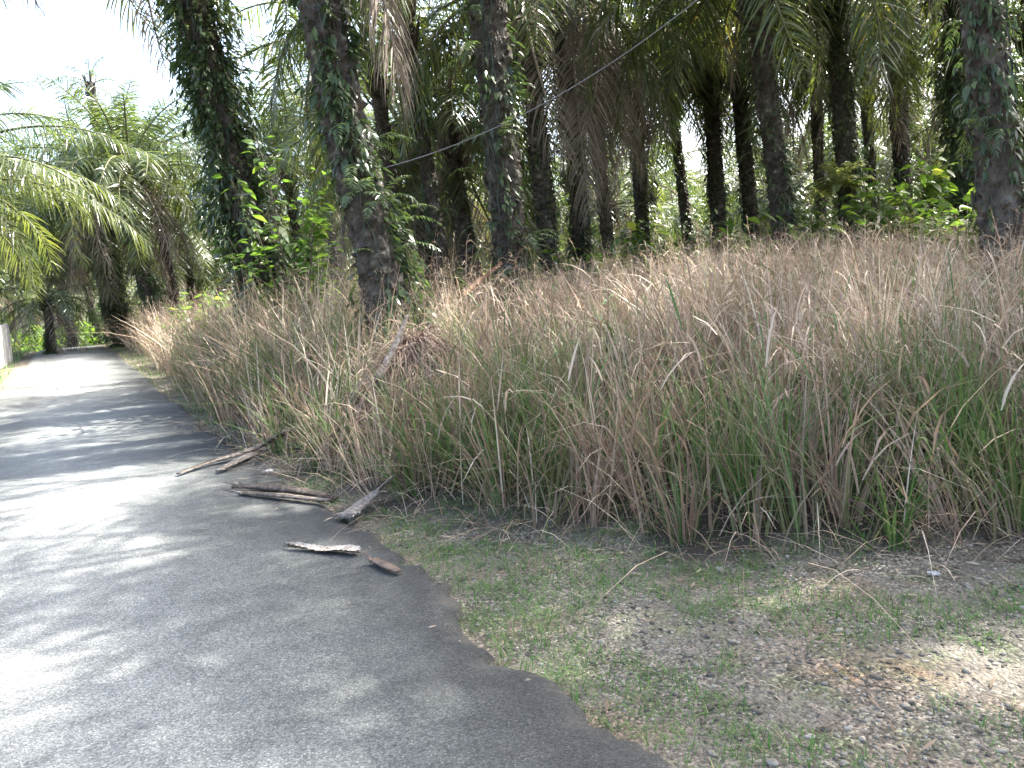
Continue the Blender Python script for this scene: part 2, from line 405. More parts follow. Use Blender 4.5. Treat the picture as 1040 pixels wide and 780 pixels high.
def tufts(nt_, per, x0, x1, y0, y1, keep, spread):
    """blade roots gathered in tufts; returns root positions, the outward azimuth and how far out each sits"""
    cx, cy = scatter(nt_, x0, x1, y0, y1, keep)
    m = len(cx); cnt = np.maximum(2, rng.poisson(per, m)); ix = np.repeat(np.arange(m), cnt); n = len(ix)
    r = np.abs(rng.normal(0, 1, n)); a = rng.uniform(0, 2 * np.pi, n)
    x = cx[ix] + r * spread * np.cos(a); y = cy[ix] + r * spread * np.sin(a)
    k = bank_s(x, y) > 0
    tl = rng.normal(0, .13, (m, 2))
    return x[k], y[k], a[k], r[k], ix[k], tl[ix[k]], rng.random(m)[ix[k]]


def far_w(y): return 1 + np.maximum(y - 6, 0) * .065


HEAP = ray(415, 372, 7.9)


def edge_h(s, y, x=None):
    f = 1. if x is None else 1 - .55 * np.exp(-(((x - HEAP[0]) / .5) ** 4 + ((y - HEAP[1] + .15) / .6) ** 4))
    return f * (.7 + .3 * sstep(0, .7, s)) * (1 + .75 * sstep(7.2, 11.5, y) * sstep(4.5, 1, s) * sstep(1, -2, x if x is not None else 0 * s))


def tuft_blades(x, y, a, r, tl, h, w, rn, lean_s=.2, curve_s=.35, **kw):
    lv = np.stack([np.cos(a), np.sin(a)], -1) * (r * lean_s)[:, None] + tl + rng.normal(0, .06, (len(x), 2))
    az = np.arctan2(lv[:, 1], lv[:, 0]); ln = np.hypot(lv[:, 0], lv[:, 1])
    return blades(g1, x, y, h, w, ln, np.abs(rng.normal(.1, curve_s, len(x))), rn, az=az, **kw)


# green and olive tufts, strongest at the foot of the bank
x, y, a, r, ix, tl, tr = tufts(11000, 20, -14, 13, 3.6, 20, lambda x, y: incone(x, y) & (bank_s(x, y) > .12) & (rng.random(len(x)) < np.clip(7. / y, 0, 1) ** 1.7 * np.clip((patch(x, y) - .22) * 1.6, .08, 1) * np.clip(1.15 - bank_s(x, y) / 3.2, .12, 1)), .07)
s = bank_s(x, y); n = len(x)
h = rng.uniform(.55, 1.1, n) * (.75 + .4 * tr) * edge_h(s, y, x)
tuft_blades(x, y, a, r, tl, h, rng.uniform(.004, .0085, n) * (1 + .6 * (rng.random(n) < .2)) * far_w(y), np.clip(.17 + .12 * (tr - .5) + rng.normal(0, .09, n) + .25 * (rng.random(n) < .12), 0, .6), .16, .4)
# dry tufts
x, y, a, r, ix, tl, tr = tufts(22000, 16, -26, 16, 3.6, 44, lambda x, y: incone(x, y) & (bank_s(x, y) > .12) & (bank_s(x, y) < 14) & (rng.random(len(x)) < np.clip(7.0 / y, 0, 1) ** 1.35), .09)
s = bank_s(x, y); n = len(x); gp = patch(x, y)
h = rng.uniform(.55, 1.25, n) * (.75 + .4 * tr) * edge_h(s, y, x)
rn = np.clip(.65 + .42 * (tr - .5) + rng.normal(0, .1, n) + (noise2(x, y, 2.2, 41) - .5) * .3 - .2 * (gp > .64), .3, 1)
tuft_blades(x, y, a, r, tl * 1.2, h, rng.uniform(.0028, .0062, n) * (1 + 1.0 * (rng.random(n) < .4)) * far_w(y), rn, .15, .32)
# loose single stems and leaves filling in
x, y = scatter(80000, -26, 16, 3.6, 44, lambda x, y: incone(x, y) & (bank_s(x, y) > .1) & (bank_s(x, y) < 14) & (rng.random(len(x)) < np.clip(7.0 / y, 0, 1) ** 1.35))
s = bank_s(x, y); n = len(x)
blades(g1, x, y, rng.uniform(.5, 1.25, n) * edge_h(s, y, x), rng.uniform(.002, .005, n) * far_w(y), np.abs(rng.normal(.2, .25, n)), np.abs(rng.normal(.25, .35, n)), np.clip(rng.normal(.66, .17, n), .3, 1))
# broad pale leaves bending off the stems higher up
x, y = scatter(62000, -26, 16, 3.7, 40, lambda x, y: incone(x, y) & (bank_s(x, y) > .15) & (bank_s(x, y) < 13) & (rng.random(len(x)) < np.clip(7.5 / y, 0, 1) ** 1.4))
s = bank_s(x, y); n = len(x); zo = rng.uniform(.12, .85, n) * edge_h(s, y, x)
gr_ = rng.random(n) < np.clip(.75 - zo, .12, .6)
blades(g1, x, y, rng.uniform(.25, .62, n), rng.uniform(.0045, .0095, n) * (1 + np.maximum(y - 6, 0) * .04), np.abs(rng.normal(.45, .3, n)), np.abs(rng.normal(.55, .4, n)), np.where(gr_, np.clip(rng.normal(.18, .1, n), 0, .4), np.clip(rng.normal(.71, .12, n), .45, .9)), z=terrain(x, y) + zo, droop=.8, prof=[.5, 1, .9, .6, .05])
# seed stems with drooping spikelets
x, y = scatter(34000, -26, 16, 4.2, 44, lambda x, y: incone(x, y) & (bank_s(x, y) > .5) & (bank_s(x, y) < 14) & (rng.random(len(x)) < np.clip(8.0 / y, 0, 1) ** 1.2))
n = len(x); h = rng.uniform(.9, 1.45, n) * edge_h(np.full(n, 2.), y, x); rn = np.clip(rng.normal(.68, .12, n), .42, 1)
wz = 1 + np.maximum(y - 6, 0) * .08
P = blades(g1, x, y, h, .0022 * wz, np.abs(rng.normal(.12, .12, n)), np.abs(rng.normal(.15, .18, n)), rn, prof=[1, .9, .8, .7, .4])
for q in range(6):
    f = rng.uniform(.6, 1.0, n) * 4; i0 = np.minimum(f.astype(int), 3); fr = (f - i0)[:, None]
    p0 = P[np.arange(n), i0] * (1 - fr) + P[np.arange(n), i0 + 1] * fr
    blades(g1, p0[:, 0], p0[:, 1], rng.uniform(.07, .19, n), .0024 * wz, np.abs(rng.normal(.7, .3, n)), rng.uniform(.2, .8, n), np.clip(rn + rng.normal(0, .1, n), .42, 1), K=3, z=p0[:, 2], droop=1.2, prof=[.6, 1, .3])
# bent straw lying forward over the foot of the bank
x, y = scatter(24000, -9, 7, 3.7, 18, lambda x, y: incone(x, y) & (bank_s(x, y) > -.12) & (bank_s(x, y) < .9) & (rng.random(len(x)) < np.clip(6.5 / y, 0, 1) ** 1.5))
n = len(x); az = rng.normal(-np.pi / 2 - .3, 1.1, n)
blades(g1, x, y, rng.uniform(.25, .8, n), rng.uniform(.002, .006, n), rng.uniform(.3, 1.1, n), rng.uniform(.2, .8, n), np.clip(rng.normal(.72, .18, n), .1, 1), az=az, droop=.75)
tg = g1.build('tall_grass', M['grass']); tag(tg, 'tall drying brown and green grass covering the roadside bank', 'grass', kind='stuff')

# short grass of the clearing and verges
g2 = MB()


def gmask(x, y):
    return noise2(x, y, .55, 51) * .5 + noise2(x, y, .2, 52) * .3 + noise2(x, y, 1.4, 53) * .2


def vof(x, y): return x * NV[0] + y * NV[1]
def uof(x, y): return x * DV[0] + y * DV[1]


x, y = scatter(230000, -3, 6, 1.6, 8, lambda x, y: incone(x, y, .8) & (vof(x, y) > road_edge(uof(x, y)) - .03) & (bank_s(x, y) < .5))
edge = vof(x, y) - road_edge(uof(x, y))
pr = sstep(.47, .62, gmask(x, y) + .15 * np.exp(-((edge - .25) / .28) ** 2) + .05 * sstep(.4, 0, np.abs(bank_s(x, y) + .5)))
k = rng.random(len(x)) < pr * .45 + .02
x, y = x[k], y[k]; n = len(x)
blades(g2, x, y, rng.uniform(.02, .06, n) * (1 + .9 * pr[k]), rng.uniform(.0014, .0036, n), np.abs(rng.normal(.4, .35, n)), np.abs(rng.normal(.3, .3, n)), np.clip(rng.normal(.5, .22, n), 0, 1), K=4, droop=.8)
x, y = scatter(60000, -34, -2, 8, 46, lambda x, y: incone(x, y, 3) & (vof(x, y) < -1.72) & (vof(x, y) > -7))
n = len(x)
blades(g2, x, y, rng.uniform(.06, .3, n), rng.uniform(.004, .012, n), np.abs(rng.normal(.3, .3, n)), np.abs(rng.normal(.3, .3, n)), np.clip(rng.normal(.5, .25, n), 0, 1), K=4)
x, y = scatter(60000, -26, -2, 8, 46, lambda x, y: (vof(x, y) > 1.6) & (bank_s(x, y) < .3) & (uof(x, y) > 8))
n = len(x)
blades(g2, x, y, rng.uniform(.05, .3, n), rng.uniform(.003, .009, n), np.abs(rng.normal(.3, .3, n)), np.abs(rng.normal(.3, .3, n)), np.clip(rng.normal(.7, .25, n), 0, 1), K=4)
cx, cy = scatter(9000, -3, 6, 1.6, 8, lambda x, y: incone(x, y, .8) & (vof(x, y) > road_edge(uof(x, y)) - .04) & (bank_s(x, y) < .5))
edge = vof(cx, cy) - road_edge(uof(cx, cy))
k = rng.random(len(cx)) < 1. * sstep(.49, .59, gmask(cx, cy) + .25 * np.exp(-((edge - .22) / .25) ** 2)) + .03
cx, cy = cx[k], cy[k]; ix = np.repeat(np.arange(len(cx)), 20); n = len(ix)
rr = np.abs(rng.normal(0, 1, n)); aa = rng.uniform(0, 6.283, n); sz = rng.uniform(.4, 1.3, len(cx))[ix]; dry = rng.uniform(-.15, .4, len(cx))[ix] ** 3 * 6
blades(g2, cx[ix] + .022 * sz * rr * np.cos(aa), cy[ix] + .022 * sz * rr * np.sin(aa), rng.uniform(.03, .085, n) * sz, rng.uniform(.001, .0028, n), .25 + .4 * np.abs(rr), np.abs(rng.normal(.4, .3, n)), np.clip(rng.normal(.45, .2, n) + dry, 0, 1), K=4, droop=.9, az=aa)
x, y = scatter(26000, -3, 6, 1.6, 8, lambda x, y: incone(x, y, .8) & (vof(x, y) > road_edge(uof(x, y)) - .05) & (bank_s(x, y) < .5))
n = len(x)
blades(g2, x, y, rng.uniform(.02, .07, n), rng.uniform(.0008, .002, n), rng.uniform(.5, 1.4, n), np.abs(rng.normal(.4, .3, n)), rng.uniform(.85, 1, n), K=3, droop=.9)
vg = g2.build('verge_grass', M['verge']); tag(vg, 'short green grass growing in patches on the stony verge', 'grass', kind='stuff')

# gravel
ico = np.array([(-1, -1, -1), (1, -1, -1), (1, 1, -1), (-1, 1, -1), (-1, -1, 1), (1, -1, 1), (1, 1, 1), (-1, 1, 1)], float)


def roadz(x, y):
    u, v = x * DV[0] + y * DV[1], x * NV[0] + y * NV[1]
    return 0.85 * sstep(10, 46, u) + .05 + .02 * (1 - (v / 1.7) ** 2)


def pebbles(mb, x, y, size):
    n = len(x); z = np.where(vof(x, y) < road_edge(uof(x, y)) - .04, roadz(x, y), terrain(x, y))
    # rounded box: 8 corners + 6 face centres would be plain; use a 4x3 ring stone
    a = np.linspace(0, 2 * np.pi, 7, endpoint=False)
    lat = np.array([-.9, -.45, .15, .62, .92])
    th = rng.uniform(0, 2 * np.pi, n)
    rr = np.sqrt(1 - lat ** 2)
    V = np.stack([rr[:, None] * np.cos(a), rr[:, None] * np.sin(a), np.repeat(lat[:, None], 7, 1)], -1).reshape(-1, 3)
    jit = 1 + rng.normal(0, .16, (n, len(V), 1))
    S = np.stack([size * rng.uniform(.8, 1.4, n), size * rng.uniform(.6, 1, n), size * rng.uniform(.4, .75, n)], -1)
    W = V[None] * jit * S[:, None]
    c, s_ = np.cos(th)[:, None], np.sin(th)[:, None]
    W = np.stack([W[..., 0] * c - W[..., 1] * s_, W[..., 0] * s_ + W[..., 1] * c, W[..., 2]], -1)
    W = W + np.stack([x, y, z + size * .15], -1)[:, None]
    nv = len(V); q = []
    for l in range(4):
        for j in range(7): q.append((l * 7 + j, l * 7 + (j + 1) % 7, (l + 1) * 7 + (j + 1) % 7, (l + 1) * 7 + j))
    q += [(28, 29, 30, 31), (28, 31, 32, 33), (28, 33, 34, 34)][:2] + [(31, 32, 33, 34)][:0] + [(28, 33, 34, 28)][:0]
    q = np.array(q)
    Q = (q[None] + (np.arange(n) * nv)[:, None, None]).reshape(-1, 4)
    mb.add(W.reshape(-1, 3), Q, np.repeat(rng.random(n), nv))


gv = MB()
x, y = scatter(60000, -3, 5.5, 1.7, 6.5, lambda x, y: incone(x, y, .6) & (vof(x, y) > road_edge(uof(x, y)) + .02) & (bank_s(x, y) < .1))
k = rng.random(len(x)) < sstep(.3, .55, noise2(x, y, .6, 61) * .6 + noise2(x, y, .22, 62) * .4) * .9 + .07
x, y = x[k], y[k]
pebbles(gv, x, y, np.clip(rng.lognormal(math.log(.0048), .5, len(x)), .0025, .02))
x, y = scatter(2600, -3, 2.2, 1.7, 9, lambda x, y: (vof(x, y) > road_edge(uof(x, y)) - .3 * rng.random(len(x)) ** 2) & (vof(x, y) < road_edge(uof(x, y)) + .1))
pebbles(gv, x, y, np.clip(rng.lognormal(math.log(.006), .4, len(x)), .003, .016) )
go = gv.build('gravel', M['stone'], smooth=True); tag(go, 'loose pale grey gravel scattered over the clearing', 'gravel', kind='stuff')

# dry litter
lt = MB()


def flat_leaves(mb, x, y, l, w, up=.012, zt=None):
    n = len(x); z = (terrain(x, y) if zt is None else zt) + up
    az = rng.uniform(0, 2 * np.pi, n); d = np.stack([np.cos(az), np.sin(az), rng.normal(0, .12, n)], -1)
    t = np.linspace(-.5, .5, 4)[None, :, None]
    P = np.stack([x, y, z], -1)[:, None] + d[:, None] * l[:, None, None] * t + np.array([0, 0, 1.]) * (.25 * l[:, None, None] * (.25 - t ** 2)) * rng.uniform(0, 1, (n, 1, 1))
    sd = np.stack([-np.sin(az), np.cos(az), rng.normal(0, .4, n)], -1)
    mb.strips(P, sd[:, None] * w[:, None, None] * np.array([.25, 1, .9, .1])[None, :, None], rng.random(n))


x, y = scatter(16000, -4, 6, 1.8, 9, lambda x, y: incone(x, y, .6) & (vof(x, y) > road_edge(uof(x, y)) - .02) & (bank_s(x, y) < .5))
k = rng.random(len(x)) < .07 + .85 * sstep(-.75, -.05, bank_s(x, y)) + .25 * (gmask(x, y) < .42)
x, y = x[k], y[k]; n = len(x)
flat_leaves(lt, x, y, rng.uniform(.02, .11, n), rng.uniform(.0015, .006, n))
x, y = scatter(900, -9, 2, 2, 16, lambda x, y: (vof(x, y) > -.6) & (vof(x, y) < road_edge(uof(x, y))))
k = rng.random(len(x)) < sstep(.2, 1.6, vof(x, y)) * .7 + .08; x, y = x[k], y[k]; n = len(x)
flat_leaves(lt, x, y, rng.uniform(.015, .06, n), rng.uniform(.001, .004, n), zt=roadz(x, y) - .004)
x, y = scatter(5200, -5, 1, 4, 13, lambda x, y: (vof(x, y) > .5) & (vof(x, y) < road_edge(uof(x, y)) - .03) & (uof(x, y) > 4.2))
k = rng.random(len(x)) < .75 * sstep(.75, 1.65, vof(x, y)) * sstep(4.2, 6.5, uof(x, y)); x, y = x[k], y[k]; n = len(x)
flat_leaves(lt, x, y, rng.uniform(.015, .12, n), rng.uniform(.001, .0055, n), zt=roadz(x, y) - .005)
lo = lt.build('leaf_litter', M['litter']); tag(lo, 'dry straw and leaf litter strewn along the foot of the bank', 'litter', kind='stuff')

# ------------------------------------------------------------------ palms


def frond(rib, leaf, L, elev, az, bend, nl=60, ll=.75, w=.02, p0=(0, 0, 0), droop=.45, rb=.045, twist=0., rnd0=None, plum=.45, K=4, skip=.0, bend_p=1.25, nt=7):
    n = 18
    t = np.linspace(0, 1, n)
    e = elev - bend * t ** bend_p
    d = np.stack([np.cos(e) * math.cos(az), np.cos(e) * math.sin(az), np.sin(e)], -1)
    P = np.asarray(p0, float) + np.vstack([[0, 0, 0], np.cumsum(d[:-1] * L / (n - 1), 0)])
    sway = rng.normal(0, .12) * L
    S0 = np.array([-math.sin(az), math.cos(az), 0.])
    P = P + S0 * (sway * t ** 2)[:, None]
    T = np.gradient(P, axis=0); T = unit(T)
    S = np.broadcast_to(S0, T.shape); S = unit(S - T * (S * T).sum(1)[:, None]); U = np.cross(T, S)
    if twist:
        c, s_ = np.cos(twist * t)[:, None], np.sin(twist * t)[:, None]
        S, U = S * c + U * s_, U * c - S * s_
    if rib is not None: rib.tube(P, rb * (1 - t) ** .8 + .006, n=6, rnd=.5)
    ta = np.linspace(.17, .995, nl); ta = np.clip(ta + rng.normal(0, .004, nl), .1, 1)
    ps, ws, rn = [], [], []
    rnd0 = rng.uniform(.15, .75) if rnd0 is None else rnd0
    for sd in (-1, 1):
        keep = rng.random(nl) > skip
        tt = ta[keep]; m = len(tt)
        f = tt * (n - 1); i0 = np.minimum(f.astype(int), n - 2); fr = (f - i0)[:, None]
        q = P[i0] * (1 - fr) + P[i0 + 1] * fr; Tq = T[i0]; Sq = S[i0] * sd; Uq = U[i0]
        lf = ll * np.clip(np.sin(np.pi * (.1 + .82 * tt)), .2, 1) ** .7 * rng.uniform(.85, 1.12, m)
        fw = .35 + .75 * tt ** 2
        dr = unit(Sq * rng.normal(1, .12, m)[:, None] + Uq * (plum * rng.normal(.1, 1, m))[:, None] + Tq * fw[:, None])
        u_ = np.linspace(0, 1, K)[None, :, None]
        dp = (droop * rng.uniform(.5, 1.5, m))[:, None, None]
        pts = q[:, None] + lf[:, None, None] * (dr[:, None] * (u_ - .18 * dp * u_ ** 2) - np.array([0, 0, 1.]) * dp * u_ ** 2)
        wd = unit(Tq + .6 * rng.normal(0, .6, (m, 3)))
        wd = unit(wd - dr * (wd * dr).sum(1)[:, None])
        pr = np.interp(np.linspace(0, 1, K), [0, .25, .6, 1], [.45, 1, .8, .06])[None, :, None]
        ps.append(pts); ws.append(wd[:, None] * pr * (w * np.clip(lf / ll, .5, 1))[:, None, None]); rn.append(np.clip(rnd0 + rng.normal(0, .1, m), 0, 1))
    leaf.strips(np.concatenate(ps), np.concatenate(ws), np.concatenate(rn))
    return P


def crown_meshes(seed, nf=36, L=4.8, dead=3):
    global rng
    rng = np.random.default_rng(seed)
    rib, leaf = MB(), MB()
    for k in range(nf):
        a = k / (nf - 1)
        el = R(84 - 94 * a ** .85) + rng.normal(0, .08)
        bend = R(58 + 48 * a ** .6) * rng.uniform(.85, 1.15)
        frond(rib, leaf, L * rng.uniform(.85, 1.08) * (.8 + .2 * min(1, a * 3)), el, k * 2.39996 + rng.normal(0, .12), bend,
              nl=60, ll=.85, w=.027, p0=(.16 * math.cos(k * 2.4), .16 * math.sin(k * 2.4), .55 * (1 - a)), twist=rng.normal(0, .35), rnd0=.15 + .55 * a * rng.uniform(.5, 1.2))
    return leaf.mesh('crown', M['frond']), rib.mesh('ribs', M['rib'], True)


def dead_mesh(seed, nf=2, L=4.8):
    global rng
    rng = np.random.default_rng(seed)
    leaf = MB()
    for k in range(nf):
        az = k * 2.2 + rng.uniform(0, 1)
        P = frond(leaf, leaf, L * rng.uniform(.8, 1.1), R(20), az, R(108), nl=56, ll=.75, w=.017, p0=(.25 * math.cos(az), .25 * math.sin(az), -.1), droop=.8, bend_p=.35, plum=.25, skip=.12)
    return leaf.mesh('dead_frond', M['dead'])


def trunk_r(z, H):
    return .2 + .13 * np.exp(-z / .55) + .07 * sstep(H - 1.6, H - .2, z)


def trunk_axis(z, H, ph):
    return np.stack([.10 * np.sin(z / H * 3.2 + ph) - .10 * math.sin(ph), .08 * np.sin(z / H * 2.5 + ph * 1.7) - .08 * math.sin(ph * 1.7), z], -1)


def trunk_mesh(seed, H, mat):
    rs = np.random.default_rng(seed); ph = seed * 1.3
    z = np.arange(0, H + .001, .05); n = 30; a = np.linspace(0, 2 * np.pi, n, endpoint=False)
    ax = trunk_axis(z, H, ph); rad = trunk_r(z, H)
    zz = z[:, None]; aa = a[None]
    # old frond bases in a spiral
    k1 = np.abs(((zz / .17 + aa / (2 * np.pi) * 5) % 1) - .5) * 2; k2 = np.abs(((zz / .26 - aa / (2 * np.pi) * 8) % 1) - .5) * 2
    rough = .075 * (k1 ** 1.3) * (.3 + .7 * k2) * (.35 + 1.1 * noise2(aa * 1.3 + 9, zz, .6, seed + 7)) + .016 * rs.normal(0, 1, (len(z), n))
    rough = rough * (1 + 1.2 * sstep(H - 2.0, H - .4, zz))
    big = .1 * np.sin(zz * 1.7 + aa * 2 + ph) * np.sin(zz * .9 + ph)
    rr = rad[:, None] * (1 + big) + rough
    V = ax[:, None] + np.stack([np.cos(aa) * rr, np.sin(aa) * rr, 0 * rr], -1)
    i = np.arange(len(z) - 1)[:, None] * n; j = np.arange(n)[None]; j2 = (j + 1) % n
    mb = MB(); mb.add(V, np.stack([i + j, i + j2, i + n + j2, i + n + j], -1))
    # leftover stubs under the crown
    for q in range(26):
        az = q * 2.4; z0 = H - 1.7 + q * .065
        c = trunk_axis(np.array([z0]), H, ph)[0]
        d = np.array([math.cos(az), math.sin(az), .0])
        P = [c + d * .2, c + d * .36 + np.array([0, 0, .16]), c + d * (.46 + .1 * rs.random()) + np.array([0, 0, .42])]
        mb.tube(P, [.11, .09, .06], n=6, flat=.5)
    for q in range(int(H / .075)):
        z0 = .2 + q * .075
        if z0 > H - 1.7 or rs.random() < .35: continue
        az = q * 2.4 + rs.normal(0, .2); c = trunk_axis(np.array([z0]), H, ph)[0]; d = np.array([math.cos(az), math.sin(az), 0.]); r0 = float(trunk_r(z0, H))
        k = rs.uniform(.3, 1)
        mb.tube([c + d * r0 * .9, c + d * (r0 + .05 * k) + np.array([0, 0, .05]), c + d * (r0 + .075 * k) + np.array([0, 0, .05 + .12 * k])], [.085 * k + .02, .07 * k + .015, .03], n=6, flat=.45)
    nf_ = int(H * 70); z0 = rs.uniform(.3, H - .3, nf_); az = rs.uniform(0, 6.283, nf_)
    e = np.stack([np.cos(az), np.sin(az), 0 * az], -1)
    p0 = trunk_axis(z0, H, ph) + e * (trunk_r(z0, H) + .03)[:, None]
    t = np.linspace(0, 1, 4)[None, :, None]; L_ = rs.uniform(.06, .3, nf_)[:, None, None]
    pts = p0[:, None] + e[:, None] * L_ * (.45 * t - .3 * t ** 2) - np.array([0, 0, 1.]) * L_ * t ** 1.4 + rs.normal(0, .02, (nf_, 1, 3)) * t
    sd = np.stack([-np.sin(az), np.cos(az), 0 * az], -1)
    mb.strips(pts, sd[:, None] * np.array([1, .8, .5, .1])[None, :, None] * rs.uniform(.003, .014, nf_)[:, None, None], rs.random(nf_))
    return mb.mesh('trunk', mat)


def leaf_cloud(mb, P, d, l, w, rnd, droop=.5, K=4, prof=(.15, 1, .75, .04)):
    n = len(P); d = unit(d)
    t = np.linspace(0, 1, K)[None, :, None]
    pts = P[:, None] + l[:, None, None] * (d[:, None] * t - np.array([0, 0, 1.]) * droop * t ** 2)
    s = unit(np.cross(d, np.array([0, 0, 1.])) + rng.normal(0, .35, (n, 3)))
    mb.strips(pts, s[:, None] * w[:, None, None] * np.interp(np.linspace(0, 1, K), np.linspace(0, 1, len(prof)), prof)[None, :, None], rnd)


def creeper_mesh(seed, H, kind):
    """climbing leaves that follow the trunk of the same seed"""
    global rng
    rng = np.random.default_rng(seed + 100); ph = seed * 1.3
    mb = MB()
    N = {'heavy': 14000, 'patchy': 6500, 'light': 2600}[kind]
    zmax = H * .86
    z = rng.uniform(.1, zmax, N * 3); a = rng.uniform(0, 2 * np.pi, N * 3)
    c = noise2(a * 2.0 + 50, z, .9, seed) * .6 + noise2(a * 2.0, z, .35, seed + 1) * .4
    th = {'heavy': .36, 'patchy': .52, 'light': .56}[kind]
    k = rng.random(N * 3) < sstep(th, th + .14, c) * .8
    z, a, c = z[k][:N], a[k][:N], c[k][:N]; n = len(z)
    out = rng.random(n) ** 1.6 * {'heavy': .26, 'patchy': .15, 'light': .12}[kind] * (.3 + 1.3 * sstep(th, .75, c))
    rad = trunk_r(z, H) + .02 + out
    e = np.stack([np.cos(a), np.sin(a), 0 * a], -1)
    P = trunk_axis(z, H, ph) + e * rad[:, None]
    d = e * rng.uniform(.3, 1, n)[:, None] + rng.normal(0, .45, (n, 3)) - np.array([0, 0, .5])
    l = rng.uniform(.04, .12, n)
    leaf_cloud(mb, P, d, l, l * rng.uniform(.14, .3, n), np.clip(rng.normal(.45, .2, n), 0, 1))
    for q in range({'heavy': 9, 'patchy': 6, 'light': 3}[kind]):
        zz = np.arange(.05, zmax * rng.uniform(.6, 1), .12); aa = rng.uniform(0, 6.28) + np.cumsum(rng.normal(0, .14, len(zz))) + rng.normal(0, .12) * zz
        rr = trunk_r(zz, H) + .035
        mb.tube(trunk_axis(zz, H, ph) + np.stack([np.cos(aa) * rr, np.sin(aa) * rr, 0 * zz], -1), rng.uniform(.006, .014), n=5, rnd=.0)
    m = n // 9   # larger leaves overlapping in clumps
    ii = rng.integers(0, n, m); l = rng.uniform(.08, .16, m)
    leaf_cloud(mb, P[ii] + rng.normal(0, .03, (m, 3)), e[ii] + rng.normal(0, .4, (m, 3)) - np.array([0, 0, .5]), l, l * rng.uniform(.18, .34, m), np.clip(rng.normal(.5, .2, m), 0, 1))
    # fern fronds sprouting
    for q in range({'heavy': 30, 'patchy': 26, 'light': 24}[kind]):
        z0 = rng.uniform(.3, zmax); az = rng.uniform(0, 2 * np.pi)
        c0 = trunk_axis(np.array([z0]), H, ph)[0] + np.array([math.cos(az), math.sin(az), 0]) * trunk_r(z0, H)
        for m_ in range(3):
            frond(None, mb, rng.uniform(.35, .8), R(rng.uniform(10, 50)), az + rng.normal(0, .6), R(rng.uniform(60, 120)), nl=16, ll=.1, w=.012, p0=c0, K=3, rnd0=rng.uniform(.4, .9), droop=.3, plum=.1)
    return mb.mesh('creeper', M['creeper'])


HTS = [8.2, 9.0, 7.4, 8.6]
TR = [trunk_mesh(s_, HTS[s_], M['bark']) for s_ in range(4)] + [trunk_mesh(s_, HTS[s_], M['bark_grey']) for s_ in range(4)]
CRP = {(s_, k): creeper_mesh(s_, HTS[s_], k) for s_ in range(4) for k in ('heavy', 'patchy', 'light')}
CR = [crown_meshes(s_ + 200) for s_ in range(4)] + [crown_meshes(210, 10), crown_meshes(211, 19), crown_meshes(212, 13)]
DD = [dead_mesh(s_ + 300, nf) for s_, nf in enumerate((2, 4, 7, 5))]
rng = np.random.default_rng(77)
palm_xy = []


def palm(x, y, var, lean=(0, 0), label=None, group='oil palms of the plantation', creeper='patchy', grey=False, dead=None, scale=1., zs=1., rot=None, crown=None, thick=1.):
    z = tz(x, y) - .12
    root = thing('palm_tree', (x, y, z), label, 'palm tree', group)
    root.rotation_euler = (lean[1], lean[0], 0); root.scale = (scale, scale, scale)
    rot = rng.uniform(0, 6.28) if rot is None else rot
    hold = []
    t = link('trunk', TR[var + (4 if grey else 0)], root); t.rotation_euler.z = rot; t.scale = (thick, thick, zs)
    H = HTS[var] * zs
    ph = var * 1.3; top = trunk_axis(np.array([HTS[var]]), HTS[var], ph)[0]
    cxy = Matrix.Rotation(rot, 2) @ Vector((top[0] * thick, top[1] * thick))
    cv = CR[var if crown is None else crown]
    c = link('crown', cv[0], root); c.location = (cxy[0], cxy[1], H - .25); c.rotation_euler.z = rng.uniform(0, 6.28)
    rbm = link('ribs', cv[1], c)
    if creeper:
        k = link('creeper', CRP[(var, creeper)], root); k.rotation_euler.z = rot; k.scale = (thick, thick, zs)
    if dead is not None:
        dd = link('dead_frond', DD[dead], root); dd.location = (cxy[0], cxy[1], H - .35); dd.rotation_euler.z = rng.uniform(0, 6.28)
    palm_xy.append((x, y))
    return root


def at(px, py, D):
    p = ray(px, py, D); return p[0], p[1]


